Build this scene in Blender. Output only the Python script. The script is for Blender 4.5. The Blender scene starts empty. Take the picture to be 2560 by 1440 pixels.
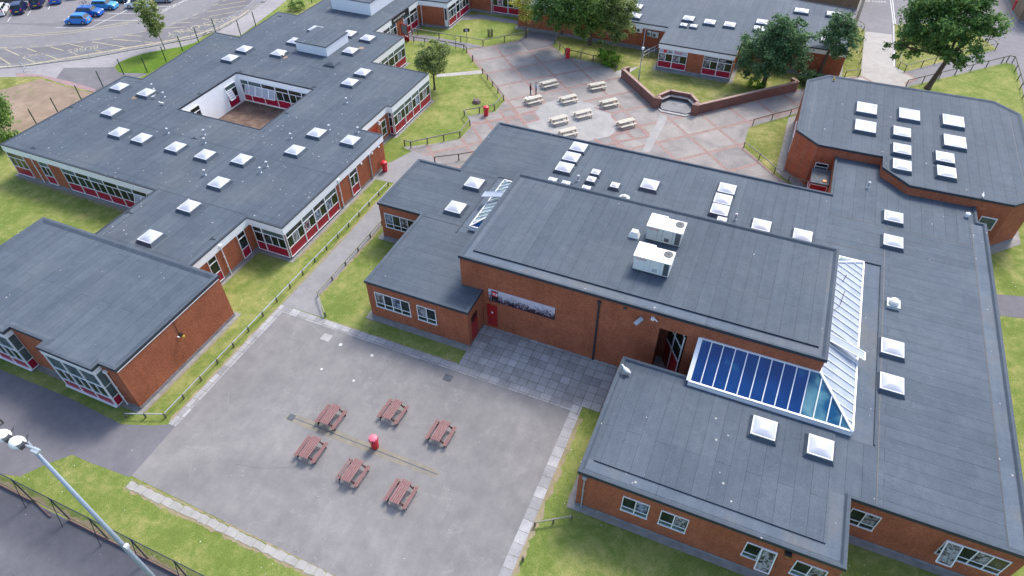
import bpy, math, random
import numpy as np
from mathutils import Matrix, Vector
R = math.radians
S = bpy.context.scene
C = S.collection
random.seed(7); rng = np.random.default_rng(7)

# ---------------------------------------------------------------- camera
CAM_H = 43.0; YAW, PITCH, ROLL, FOC = R(-23.46678), R(44.1198), R(-0.52668), 1.28525
cy, sy_, cp, sp, cr, sr = math.cos(YAW), math.sin(YAW), math.cos(PITCH), math.sin(PITCH), math.cos(ROLL), math.sin(ROLL)
_f = np.array([sy_*cp, cy*cp, -sp]); _r = np.array([cy, -sy_, 0.]); _u = np.cross(_r, _f)
RX, UX = cr*_r + sr*_u, -sr*_r + cr*_u
cd = bpy.data.cameras.new('camera'); cam = bpy.data.objects.new('camera', cd); C.objects.link(cam)
cd.sensor_width = 36; cd.lens = FOC*18; cd.clip_start = .5; cd.clip_end = 2000
m = Matrix.Identity(4)
for i in range(3):
    m[i][0], m[i][1], m[i][2] = RX[i], UX[i], -_f[i]
m[2][3] = CAM_H
cam.matrix_world = m
S.camera = cam
S.render.resolution_x, S.render.resolution_y = 1024, 576
# ---------------------------------------------------------------- sky, sun, exposure
SUN_EL, SUN_AZ = R(50), R(10)          # azimuth clockwise from +Y
w = bpy.data.worlds.new('World'); S.world = w; w.use_nodes = True
nt = w.node_tree; bg = nt.nodes['Background']
sky = nt.nodes.new('ShaderNodeTexSky'); sky.sky_type = 'NISHITA'; sky.sun_disc = False
sky.sun_elevation = SUN_EL; sky.sun_rotation = SUN_AZ; sky.air_density = 1.0; sky.dust_density = 2.5; sky.ozone_density = 1.5
nt.links.new(sky.outputs[0], bg.inputs[0]); bg.inputs[1].default_value = 0.15
sl = bpy.data.lights.new('sun', 'SUN'); so = bpy.data.objects.new('sun', sl); C.objects.link(so)
sl.energy = 1.75; sl.angle = R(16); sl.color = (1, .95, .88)
sd = Vector((math.sin(SUN_AZ)*math.cos(SUN_EL), math.cos(SUN_AZ)*math.cos(SUN_EL), math.sin(SUN_EL)))
so.rotation_euler = sd.to_track_quat('Z', 'Y').to_euler(); so.location = (0, 60, 80)
S.view_settings.view_transform = 'Standard'; S.view_settings.look = 'None'
S.view_settings.exposure = 1.06; S.view_settings.gamma = 1

def G(px, py, z=0.):
    """surveyed ground point: where the sight line of photo pixel (px,py) meets the level z"""
    d = RX*((px-1280)/1280) + UX*(-(py-720)/1280) + _f*FOC
    t = (z-CAM_H)/d[2]
    return (d[0]*t, d[1]*t)

# ---------------------------------------------------------------- materials
M = {}
class NB:
    def __init__(s, name):
        s.m = bpy.data.materials.new(name); s.m.use_nodes = True; s.t = s.m.node_tree; s.n = s.t.nodes
        s.b = s.n['Principled BSDF']; s.geo = None; M[name] = s.m
    def node(s, t, **k):
        n = s.n.new(t)
        for a, v in k.items(): setattr(n, a, v)
        return n
    def link(s, a, b): s.t.links.new(a, b)
    def pos(s):
        if not s.geo: s.geo = s.node('ShaderNodeNewGeometry')
        return s.geo.outputs['Position']
    def noise(s, scale, detail=4, rough=.55, vec=None, dist=0):
        n = s.node('ShaderNodeTexNoise'); n.inputs['Scale'].default_value = scale; n.inputs['Detail'].default_value = detail
        n.inputs['Roughness'].default_value = rough; n.inputs['Distortion'].default_value = dist
        s.link(vec or s.pos(), n.inputs['Vector']); return n.outputs['Fac']
    def ramp(s, fac, stops):
        r = s.node('ShaderNodeValToRGB'); e = r.color_ramp.elements
        while len(e) < len(stops): e.new(.5)
        for q, (p, c) in zip(e, stops): q.position = p; q.color = (*c, 1) if len(c) == 3 else c
        s.link(fac, r.inputs[0]); return r.outputs[0]
    def math(s, op, a, b=None, c=None):
        n = s.node('ShaderNodeMath', operation=op)
        for i, v in enumerate((a, b, c)):
            if v is None: continue
            if isinstance(v, (int, float)): n.inputs[i].default_value = v
            else: s.link(v, n.inputs[i])
        return n.outputs[0]
    def mix(s, fac, a, b, blend='MIX'):
        n = s.node('ShaderNodeMix', data_type='RGBA', blend_type=blend)
        for sock, v in ((n.inputs[0], fac), (n.inputs[6], a), (n.inputs[7], b)):
            if isinstance(v, (int, float)): sock.default_value = v
            elif isinstance(v, tuple): sock.default_value = (*v, 1)
            else: s.link(v, sock)
        return n.outputs[2]
    def sep(s, v=None):
        n = s.node('ShaderNodeSeparateXYZ'); s.link(v or s.pos(), n.inputs[0]); return n.outputs
    def comb(s, x, y, z=0.):
        n = s.node('ShaderNodeCombineXYZ')
        for i, v in enumerate((x, y, z)):
            if isinstance(v, (int, float)): n.inputs[i].default_value = v
            else: s.link(v, n.inputs[i])
        return n.outputs[0]
    def out(s, col, rough=.8, spec=.3, metal=0.):
        if isinstance(col, tuple): s.b.inputs['Base Color'].default_value = (*col, 1)
        else: s.link(col, s.b.inputs['Base Color'])
        if isinstance(rough, (int, float)): s.b.inputs['Roughness'].default_value = rough
        else: s.link(rough, s.b.inputs['Roughness'])
        s.b.inputs['Specular IOR Level'].default_value = spec; s.b.inputs['Metallic'].default_value = metal
        return s.m
    def bump(s, h, strength=.3, dist=.02):
        n = s.node('ShaderNodeBump'); n.inputs['Strength'].default_value = strength; n.inputs['Distance'].default_value = dist
        s.link(h, n.inputs['Height']); s.link(n.outputs[0], s.b.inputs['Normal'])

def plain(name, col, rough=.6, spec=.4, var=.12, scale=3., metal=0.):
    b = NB(name); n = b.noise(scale, 5, .6)
    c = b.ramp(n, [(.3, tuple(x*(1-var) for x in col)), (.7, tuple(min(1, x*(1+var)) for x in col))])
    return b.out(c, rough, spec, metal)

def specks(b, base, col, scale, thr, mask=None, rnd=.5):
    v = b.node('ShaderNodeTexVoronoi'); v.inputs['Scale'].default_value = scale; v.inputs['Randomness'].default_value = 1.
    b.link(b.pos(), v.inputs['Vector'])
    sc = b.node('ShaderNodeSeparateColor'); b.link(v.outputs['Color'], sc.inputs[0])
    wob = b.math('MULTIPLY', b.noise(scale*5, 2, .6), .16/scale)
    f = b.math('LESS_THAN', b.math('ADD', v.outputs['Distance'], wob), b.math('MULTIPLY', b.math('POWER', sc.outputs[1], 1.6), thr*1.5+.05))
    f = b.math('MULTIPLY', f, b.math('GREATER_THAN', sc.outputs[0], 1-rnd))
    if mask is not None: f = b.math('MULTIPLY', f, mask)
    return b.mix(f, base, col)

def felt(name, along_y, tone=1., droppings=.2, moss=0., width=1.0):
    b = NB(name); x, y, z = b.sep()
    vec = b.comb(y, x) if along_y else b.comb(x, y)
    br = b.node('ShaderNodeTexBrick', offset=.37, offset_frequency=2)
    b.link(vec, br.inputs['Vector'])
    for k, v in (('Scale', 1.), ('Mortar Size', .016), ('Mortar Smooth', .3), ('Brick Width', 13.3), ('Row Height', width), ('Bias', 0.)):
        br.inputs[k].default_value = v
    a = tuple(c*tone for c in (.074, .095, .121)); c2 = tuple(c*tone for c in (.084, .106, .134))
    br.inputs['Color1'].default_value = (*a, 1); br.inputs['Color2'].default_value = (*c2, 1)
    br.inputs['Mortar'].default_value = (.040, .048, .063, 1)
    n1 = b.noise(.16, 6, .62, dist=.4); n2 = b.noise(1.3, 6, .6); n3 = b.noise(14, 3, .7)
    col = b.mix(1., br.outputs['Color'], b.ramp(n1, [(.28, (.88, .89, .90)), (.5, (.98, .98, .99)), (.56, (1.03, 1.02, 1.02)), (.72, (1.12, 1.11, 1.09))]), 'MULTIPLY')
    col = b.mix(1., col, b.ramp(n2, [(.3, (.90, .91, .92)), (.72, (1.1, 1.09, 1.07))]), 'MULTIPLY')
    col = b.mix(1., col, b.ramp(n3, [(.3, (.84, .84, .84)), (.7, (1.18, 1.18, 1.18))]), 'MULTIPLY')
    # streaks along the strips
    st = b.noise(1., 4, .6, b.comb(b.math('MULTIPLY', x, .12 if not along_y else 2.2), b.math('MULTIPLY', y, .12 if along_y else 2.2)))
    col = b.mix(1., col, b.ramp(st, [(.3, (.93, .93, .94)), (.7, (1.07, 1.07, 1.06))]), 'MULTIPLY')
    # old ponding marks with pale rims, and sheets of slightly different age
    pn = b.noise(.42, 4, .5, dist=.9)
    col = b.mix(1., col, b.ramp(pn, [(.0, (1, 1, 1)), (.555, (1, 1, 1)), (.575, (1.09, 1.08, 1.06)), (.60, (.96, .965, .97)), (1, (.97, .97, .975))]), 'MULTIPLY')
    wq = b.node('ShaderNodeTexWhiteNoise', noise_dimensions='2D'); b.link(b.comb(b.math('FLOOR', b.math('MULTIPLY', x, 1/(width*3 if along_y and width < 9 else 6.3))), b.math('FLOOR', b.math('MULTIPLY', y, 1/(6.7 if along_y else width*3 if width < 9 else 6.1)))), wq.inputs[0])
    col = b.mix(1., col, b.ramp(wq.outputs[0], [(0, (.94, .94, .95)), (.7, (1.0, 1.0, 1.0)), (1, (1.08, 1.07, 1.05))]), 'MULTIPLY')
    if moss: col = b.mix(b.ramp(n1, [(.5, (0, 0, 0)), (.75, (moss, moss, moss))]), col, (.16, .13, .09))
    mk = b.math('GREATER_THAN', b.noise(.35, 2), .5)
    col = specks(b, col, (.34, .34, .33), 2.9, .16, mk, droppings)
    col = specks(b, col, (.27, .27, .265), 1.3, .08, None, droppings*.8)
    b.bump(br.outputs['Fac'], .25, -.01)
    return b.out(col, .82, .25)

felt('felt_lengthways', True, 1.0, .05); felt('felt_crossways', False, 1.02, .04)
felt('felt_droppings', True, .98, .42, .12); felt('felt_pale', True, 1.04, .05, .10, 1.1)
felt('felt_old', False, .93, .04, .05, 1.05)
felt('felt_hall', True, .95, .03, .06, 1.0)
felt('felt_plain', True, .92, .05, 0., 50.)
felt('felt_gutter', True, 1.30, .3, .55, 50.)

b = NB('brick_red'); x, y, z = b.sep()
ns = b.node('ShaderNodeSeparateXYZ'); b.link(b.geo.outputs['True Normal'], ns.inputs[0])
u = b.math('ADD', b.math('MULTIPLY', x, b.math('ABSOLUTE', ns.outputs[1])), b.math('MULTIPLY', y, b.math('ABSOLUTE', ns.outputs[0])))
def brickmat(b, u, z, c1, c2, mortar):
    br = b.node('ShaderNodeTexBrick', offset=.5)
    b.link(b.comb(u, z), br.inputs['Vector'])
    for k, v in (('Scale', 1.), ('Mortar Size', .012), ('Mortar Smooth', .2), ('Brick Width', .235), ('Row Height', .085), ('Bias', 0.)): br.inputs[k].default_value = v
    br.inputs['Color1'].default_value = (*c1, 1); br.inputs['Color2'].default_value = (*c2, 1); br.inputs['Mortar'].default_value = (*mortar, 1)
    n = b.noise(.5, 6, .65); n2 = b.noise(7, 3, .7)
    col = b.mix(1., br.outputs['Color'], b.ramp(n, [(.3, (.84, .82, .80)), (.7, (1.15, 1.17, 1.2))]), 'MULTIPLY')
    col = b.mix(1., col, b.ramp(n2, [(.3, (.75, .75, .75)), (.7, (1.25, 1.25, 1.25))]), 'MULTIPLY')
    st = b.noise(1., 5, .65, b.comb(b.math('MULTIPLY', u, 2.6), b.math('MULTIPLY', z, .22)))
    col = b.mix(1., col, b.ramp(st, [(.30, (.88, .87, .86)), (.5, (1., 1., 1.)), (.75, (1.06, 1.05, 1.04))]), 'MULTIPLY')
    b.bump(br.outputs['Fac'], .3, -.006)
    return b.out(specks(b, col, (.4, .33, .28), 1.5, .05, None, .2), .88, .2)
brickmat(b, u, z, (.42, .118, .052), (.335, .092, .044), (.27, .13, .085))
b = NB('brick_purple'); x, y, z = b.sep(); brickmat(b, b.math('ADD', x, b.math('MULTIPLY', y, .6)), z, (.25, .10, .072), (.20, .082, .06), (.2, .14, .12))
b = NB('brick_tan'); x, y, z = b.sep(); brickmat(b, b.math('ADD', x, b.math('MULTIPLY', y, .6)), z, (.24, .16, .10), (.2, .13, .09), (.2, .17, .13))

plain('white_paint', (.86, .87, .88), .5, .4, .05, 1.2)
plain('white_frame', (.80, .81, .84), .35, .5, .03)
plain('dome_frame', (.52, .54, .58), .5, .4, .05)
plain('red_panel', (.34, .008, .038), .35, .5, .12, 2.)
plain('red_door', (.34, .014, .016), .4, .5, .1)
plain('bin_red', (.62, .018, .035), .4, .5, .12, 5)
plain('bin_lid_pink', (.80, .16, .22), .45, .4, .06)
plain('black_trim', (.03, .038, .05), .5, .4, .2)
plain('dark_metal', (.05, .055, .06), .5, .5, .2)
plain('green_metal', (.02, .07, .04), .5, .4, .15)
plain('galvanised', (.42, .46, .50), .35, .5, .12, 6., .35)
plain('pole_grey', (.27, .33, .42), .4, .5, .08, 3., .2)
plain('concrete_pale', (.36, .35, .34), .9, .2, .16, 1.6)
plain('concrete_grey', (.22, .22, .225), .9, .2, .22, 1.4)
plain('apron_concrete', (.26, .25, .235), .9, .2, .2, 1.5)
plain('edge_slab', (.33, .32, .30), .9, .2, .15, 1.2)
plain('coping', (.36, .25, .21), .9, .2, .2, 2.)
plain('slate_dark', (.09, .10, .115), .8, .3, .3, 2.)
plain('wood_weathered', (.26, .25, .20), .85, .2, .25, 8)
plain('wood_post', (.13, .12, .09), .9, .2, .3, 8)
plain('picnic_brown', (.24, .125, .12), .6, .35, .12, 6)
plain('picnic_brown_dark', (.085, .035, .035), .6, .3, .15, 6)
plain('picnic_cream', (.54, .51, .43), .8, .2, .1, 5)
plain('picnic_leg', (.33, .27, .18), .8, .2, .2, 5)
plain('bark', (.13, .10, .075), .95, .1, .35, 6)
plain('bark_pale', (.42, .38, .33), .95, .1, .2, 6)
plain('tyre', (.02, .02, .02), .8, .2); plain('rim', (.4, .41, .43), .3, .5, .05, 3, .7)
plain('brass', (.5, .33, .05), .4, .5)
plain('rock', (.19, .14, .125), .9, .2, .3, 4)
plain('orange_crate', (.62, .3, .12), .7, .3)
plain('paper', (.78, .8, .82), .7, .3, .05)
plain('sign_black', (.015, .016, .018), .5, .4, .1)
plain('sign_red', (.6, .03, .05), .5, .4, .1)
plain('sign_grey', (.42, .45, .52), .5, .4, .1)
plain('letter_white', (.85, .85, .85), .6, .3, .02)
plain('yellow_paint', (.42, .38, .25), .9, .2, .22, 4)
plain('white_line', (.58, .58, .56), .9, .2, .18, 4)
plain('plate_yellow', (.75, .6, .05), .5, .4, .03)
plain('navy_cloth', (.012, .014, .03), .9, .2); plain('blue_shirt', (.30, .38, .52), .9, .2, .1)
plain('skin', (.45, .27, .2), .6, .3, .05); plain('hair_dark', (.03, .022, .018), .8, .2)
plain('gull_white', (.8, .8, .78), .7, .2, .04); plain('gull_grey', (.4, .42, .45), .7, .2, .06)
plain('kerb_stone', (.34, .33, .32), .9, .2, .15, 3)
plain('machine_white', (.80, .80, .77), .45, .4, .03, 4.)
plain('machine_grey', (.50, .54, .52), .45, .4, .05, 4.)
plain('louvre', (.09, .10, .11), .6, .4, .5, 16)
plain('fan_brown', (.19, .13, .10), .6, .4, .5, 9)
for nm, c in (('car_blue', (.02, .20, .62)), ('car_navy', (.010, .018, .09)), ('car_skyblue', (.06, .30, .60)), ('car_deepblue', (.01, .10, .42)), ('car_teal', (.02, .09, .13)), ('car_white', (.74, .76, .78)), ('car_silver', (.27, .32, .38))):
    plain(nm, c, .28, .6, .04, 1.)
b = NB('glass_dark'); n = b.noise(.9, 2); b.out(b.ramp(n, [(.4, (.006, .012, .010)), (.6, (.018, .03, .026)), (.75, (.06, .08, .08))]), .06, .6)
b = NB('glass_green'); n = b.noise(1.2, 3); b.out(b.ramp(n, [(.35, (.05, .085, .085)), (.65, (.10, .15, .15))]), .12, .5)
b = NB('glass_blue'); n = b.noise(.55, 3, .5); b.out(b.ramp(n, [(.3, (.001, .034, .15)), (.60, (.003, .055, .21)), (.76, (.02, .15, .28))]), .12, .5)
b = NB('glass_bluegreen'); n = b.noise(.7, 3, .5, dist=.6); b.out(b.ramp(n, [(.35, (.004, .07, .17)), (.55, (.07, .20, .26)), (.75, (.16, .32, .36))]), .12, .5)  # teal see-through panes, with reflection variation put into their colour
b = NB('glass_pale'); n = b.noise(.8, 3); b.out(b.ramp(n, [(.3, (.27, .31, .39)), (.7, (.38, .42, .50))]), .25, .5)  # pale sky reflection put into the pane colour
b = NB('glass_teal'); n = b.noise(.8, 3); b.out(b.ramp(n, [(.3, (.10, .17, .19)), (.7, (.3, .38, .42))]), .15, .5)
b = NB('dome_plastic'); b.out((.44, .46, .52), .3, .5); b.b.inputs['Subsurface Weight'].default_value = 0
b = NB('curtain'); x, y, z = b.sep(); wv = b.node('ShaderNodeTexWave'); wv.inputs['Scale'].default_value = 3.; b.link(b.pos(), wv.inputs[0]); b.out(b.ramp(wv.outputs[1], [(.2, (.25, .27, .33)), (.8, (.5, .53, .6))]), .8)
for nm, sc, lo, hi in (('poster_grey', 3.0, (.02, .02, .025), (.34, .34, .37)), ('poster_blue', 2.6, (.015, .02, .05), (.30, .36, .48)), ('poster_plum', 3.2, (.05, .01, .04), (.6, .45, .5))):
    b = NB(nm); n = b.noise(sc, 4, .6, dist=1.2); b.out(b.ramp(n, [(.42, lo), (.56, hi)]), .4, .5)
b = NB('crowd_print'); x, y, z = b.sep()
n = b.noise(5.5, 6, .8); h = b.math('ADD', n, b.math('MULTIPLY', b.math('SUBTRACT', z, 3.8), .26))
b.out(b.ramp(h, [(.40, (.02, .01, .02)), (.50, (.07, .04, .07)), (.57, (.45, .42, .5)), (.80, (.62, .6, .68))]), .5, .3)
b = NB('mesh_wire'); x, y, z = b.sep()
a1 = b.math('FRACT', b.math('MULTIPLY', b.math('ADD', x, z), 9.)); a2 = b.math('FRACT', b.math('MULTIPLY', b.math('SUBTRACT', x, z), 9.))
f = b.math('MAXIMUM', b.math('LESS_THAN', a1, .26), b.math('LESS_THAN', a2, .26))
b.out((.05, .07, .06), .6); b.link(f, b.b.inputs['Alpha'])

def ground(name, c_lo, c_hi, big=.12, speck=None, rough=.92, fine=.14, patch=None):
    b = NB(name); n1 = b.noise(big, 6, .6, dist=.6); n2 = b.noise(1.1, 5, .65); n3 = b.noise(16, 3, .7)
    col = b.ramp(n1, [(.3, c_lo), (.7, c_hi)])
    col = b.mix(1., col, b.ramp(n2, [(.3, (.90, .90, .91)), (.7, (1.1, 1.1, 1.09))]), 'MULTIPLY')
    col = b.mix(1., col, b.ramp(n3, [(.3, (1-fine,)*3), (.7, (1+fine,)*3)]), 'MULTIPLY')
    if patch:
        n4 = b.noise(.45, 5, .6, dist=1.5); col = b.mix(b.ramp(n4, [(.58, (0, 0, 0)), (.75, (.6, .6, .6))]), col, patch)
    if speck:
        col = specks(b, col, (.6, .6, .58), 1.4, .045, None, speck); col = specks(b, col, (.62, .62, .6), 3.1, .06, None, speck*.4)
        col = specks(b, col, (.05, .05, .05), .9, .03, None, speck*.5)
    b.bump(n3, .25, .01)
    return b.out(col, rough, .2)
ground('asphalt_playground', (.185, .178, .185), (.270, .256, .258), .10, .45)
ground('asphalt_path', (.225, .222, .228), (.275, .268, .268), .2, .12)
ground('asphalt_dark', (.135, .132, .148), (.175, .168, .182), .12, .3)  # darker asphalt of the lower left road and side paths
ground('asphalt_court', (.098, .098, .114), (.145, .142, .158), .15, .45)
ground('asphalt_road', (.185, .178, .188), (.23, .222, .230), .12, .1)
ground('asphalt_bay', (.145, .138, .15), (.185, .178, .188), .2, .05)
ground('pavement_pale', (.25, .238, .245), (.34, .322, .325), .12, .05)
ground('concrete_plain', (.34, .32, .30), (.40, .38, .36), .2, .1)
ground('concrete_light', (.42, .40, .39), (.50, .48, .46), .25, .05)
ground('dirt', (.20, .15, .11), (.31, .235, .175), .3, 0, fine=.25, patch=(.12, .17, .05))
ground('courtyard_soil', (.10, .065, .05), (.20, .14, .11), .8, .3, patch=(.07, .045, .035))
ground('drain_stain', (.20, .185, .17), (.25, .225, .165), 1.2)
ground('screed', (.27, .265, .26), (.37, .36, .345), .3, .05)
ground('verge_tan', (.22, .19, .11), (.32, .26, .17), 1.2, 0, fine=.25, patch=(.15, .19, .05))
ground('red_stain', (.24, .19, .20), (.36, .22, .21), .9)
b = NB('asphalt_yard'); n1 = b.noise(.09, 6, .62, dist=1.2); n2 = b.noise(.8, 6, .7); n3 = b.noise(16, 3, .7)
col = b.ramp(n1, [(.3, (.180, .174, .174)), (.52, (.212, .204, .201)), (.72, (.252, .241, .235))])
col = b.mix(1., col, b.ramp(n2, [(.3, (.87, .87, .88)), (.7, (1.13, 1.13, 1.12))]), 'MULTIPLY'); col = b.mix(1., col, b.ramp(n3, [(.3, (.87,)*3), (.7, (1.13,)*3)]), 'MULTIPLY')
vo = b.node('ShaderNodeTexVoronoi', feature='DISTANCE_TO_EDGE'); vo.inputs['Scale'].default_value = .13
mp = b.node('ShaderNodeVectorMath', operation='ADD'); nn = b.node('ShaderNodeTexNoise'); nn.inputs['Scale'].default_value = .5; nn.inputs['Detail'].default_value = 5; b.link(b.pos(), nn.inputs[0]); sc2 = b.node('ShaderNodeVectorMath', operation='SCALE'); sc2.inputs['Scale'].default_value = 4.; b.link(nn.outputs['Color'], sc2.inputs[0]); b.link(b.pos(), mp.inputs[0]); b.link(sc2.outputs[0], mp.inputs[1]); b.link(mp.outputs[0], vo.inputs['Vector'])
ck = b.math('MULTIPLY', b.math('LESS_THAN', vo.outputs['Distance'], .006), b.math('GREATER_THAN', n2, .47))
col = b.mix(b.math('MULTIPLY', ck, .16), col, (.36, .35, .34))
st = b.noise(1., 4, .6, b.comb(b.math('MULTIPLY', b.sep()[0], 1.5), b.math('MULTIPLY', b.sep()[1], .18)))
col = b.mix(1., col, b.ramp(st, [(.3, (.95, .95, .96)), (.7, (1.05, 1.05, 1.04))]), 'MULTIPLY')
col = specks(b, col, (.38, .375, .37), 2.2, .05, None, .2); b.bump(n3, .25, .01); b.out(col, .92, .2)
def grass(name, lush, dry, fdry=.5, daisies=.25):
    b = NB(name); n1 = b.noise(.22, 6, .62, dist=.8); n2 = b.noise(1.4, 6, .7, dist=.6); n3 = b.noise(9, 4, .8)
    col = b.ramp(b.math('ADD', b.math('MULTIPLY', n1, .55), b.math('MULTIPLY', n2, .45)), [(.36, tuple(c*.84 for c in lush)), (.46, lush), (.56, tuple((a+c)/2 for a, c in zip(lush, dry))), (.57+.22*(1-fdry), dry)])
    col = b.mix(1., col, b.ramp(n3, [(.3, (.70, .73, .68)), (.7, (1.28, 1.25, 1.28))]), 'MULTIPLY')
    if daisies:
        mk = b.math('GREATER_THAN', b.noise(.3, 3), .52)
        col = specks(b, col, (.55, .58, .5), 4.2, .11, mk, daisies)
    b.bump(n3, .9, .06)
    return b.out(col, .95, .1)
grass('lawn_green', (.155, .205, .048), (.32, .31, .115), .6, .35)
grass('lawn_dry', (.165, .19, .05), (.36, .32, .14), .8, .05)
grass('lawn_lush', (.095, .17, .02), (.16, .21, .04), .3, .1)
def slabs(name, w, h, col, gap, off=0., x0=0., y0=0., ang=False):
    b = NB(name); x, y, z = b.sep()
    br = b.node('ShaderNodeTexBrick', offset=off)
    b.link(b.comb(b.math('SUBTRACT', x, x0), b.math('SUBTRACT', y, y0)), br.inputs['Vector'])
    for k, v in (('Scale', 1.), ('Mortar Size', .022), ('Mortar Smooth', .4), ('Brick Width', w), ('Row Height', h), ('Bias', 0.)): br.inputs[k].default_value = v
    br.inputs['Color1'].default_value = (*[c*.78 for c in col], 1); br.inputs['Color2'].default_value = (*[c*1.14 for c in col], 1); br.inputs['Mortar'].default_value = (*gap, 1)
    n = b.noise(.7, 6, .6); n2 = b.noise(8, 4, .7)
    c = b.mix(1., br.outputs['Color'], b.ramp(n, [(.3, (.78, .79, .8)), (.7, (1.18, 1.18, 1.17))]), 'MULTIPLY')
    c = b.mix(1., c, b.ramp(n2, [(.3, (.85, .85, .85)), (.7, (1.15, 1.15, 1.15))]), 'MULTIPLY')
    return b.out(c, .9, .2)
slabs('slabs_grey', .785, .785, (.345, .342, .340), (.13, .115, .085), 0., -5.05, 29.6)
slabs('slabs_edge', .9, .9, (.33, .325, .33), (.16, .15, .12), 0., .1, .2)
# plaza: concrete cells between faded red brick bands on a diagonal grid
b = NB('plaza_concrete'); x, y, z = b.sep()
p = b.math('DIVIDE', b.math('SUBTRACT', b.math('MULTIPLY', b.math('ADD', x, y), .70711), 33.37), 4.33)
q = b.math('DIVIDE', b.math('SUBTRACT', b.math('MULTIPLY', b.math('SUBTRACT', x, y), .70711), -87.2), 4.17)
def band(v, wd):
    f = b.math('ABSOLUTE', b.math('SUBTRACT', b.math('FRACT', b.math('ADD', v, .5)), .5)); return b.math('LESS_THAN', f, wd)
bands = b.math('MAXIMUM', band(p, .050), band(q, .060))
wn = b.node('ShaderNodeTexWhiteNoise', noise_dimensions='2D'); b.link(b.comb(b.math('FLOOR', p), b.math('FLOOR', q)), wn.inputs[0])
n1 = b.noise(.35, 6, .65, dist=.5); n2 = b.noise(6, 4, .7)
cc = b.ramp(n1, [(.3, (.195, .184, .177)), (.72, (.33, .305, .285))])
cc = b.mix(1., cc, b.ramp(wn.outputs[0], [(0, (.88, .89, .91)), (1, (1.14, 1.12, 1.09))]), 'MULTIPLY')
rc = b.ramp(b.noise(1.2, 5, .7), [(.3, (.23, .155, .138)), (.7, (.33, .24, .22))])
cc = b.mix(bands, cc, rc)
cc = b.mix(1., cc, b.ramp(n2, [(.3, (.86, .86, .86)), (.7, (1.14, 1.14, 1.14))]), 'MULTIPLY')
b.out(cc, .9, .2)
plain('band_brick', (.29, .19, .17), .9, .2, .18, 1.5)
def leaf(name, a, c, d):
    b = NB(name); g = b.node('ShaderNodeNewGeometry'); n = b.noise(.8, 2)
    col = b.ramp(g.outputs['Random Per Island'], [(0, a), (.55, c), (1, d)])
    col = b.mix(1., col, b.ramp(n, [(.35, (.75, .78, .8)), (.65, (1.25, 1.22, 1.15))]), 'MULTIPLY')
    b.out(col, .55, .25)
    tr = b.node('ShaderNodeBsdfTranslucent'); b.link(col, tr.inputs[0]); mx_ = b.node('ShaderNodeMixShader'); mx_.inputs[0].default_value = .38; b.link(b.b.outputs[0], mx_.inputs[1]); b.link(tr.outputs[0], mx_.inputs[2]); b.link(mx_.outputs[0], b.n['Material Output'].inputs[0])
leaf('leaf_green', (0.091, 0.168, 0.043), (0.168, 0.290, 0.069), (0.290, 0.411, 0.106))
leaf('leaf_dark', (0.069, 0.138, 0.064), (0.114, 0.214, 0.095), (0.182, 0.290, 0.122))
leaf('leaf_olive', (0.138, 0.190, 0.061), (0.236, 0.305, 0.099), (0.381, 0.428, 0.168))
leaf('leaf_bright', (0.091, 0.182, 0.019), (0.168, 0.320, 0.030), (0.290, 0.458, 0.061))
leaf('leaf_yellow', (0.244, 0.259, 0.054), (0.411, 0.411, 0.076), (0.640, 0.580, 0.138))
leaf('leaf_deep', (0.074, 0.152, 0.043), (0.130, 0.251, 0.069), (0.229, 0.366, 0.106))

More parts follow.
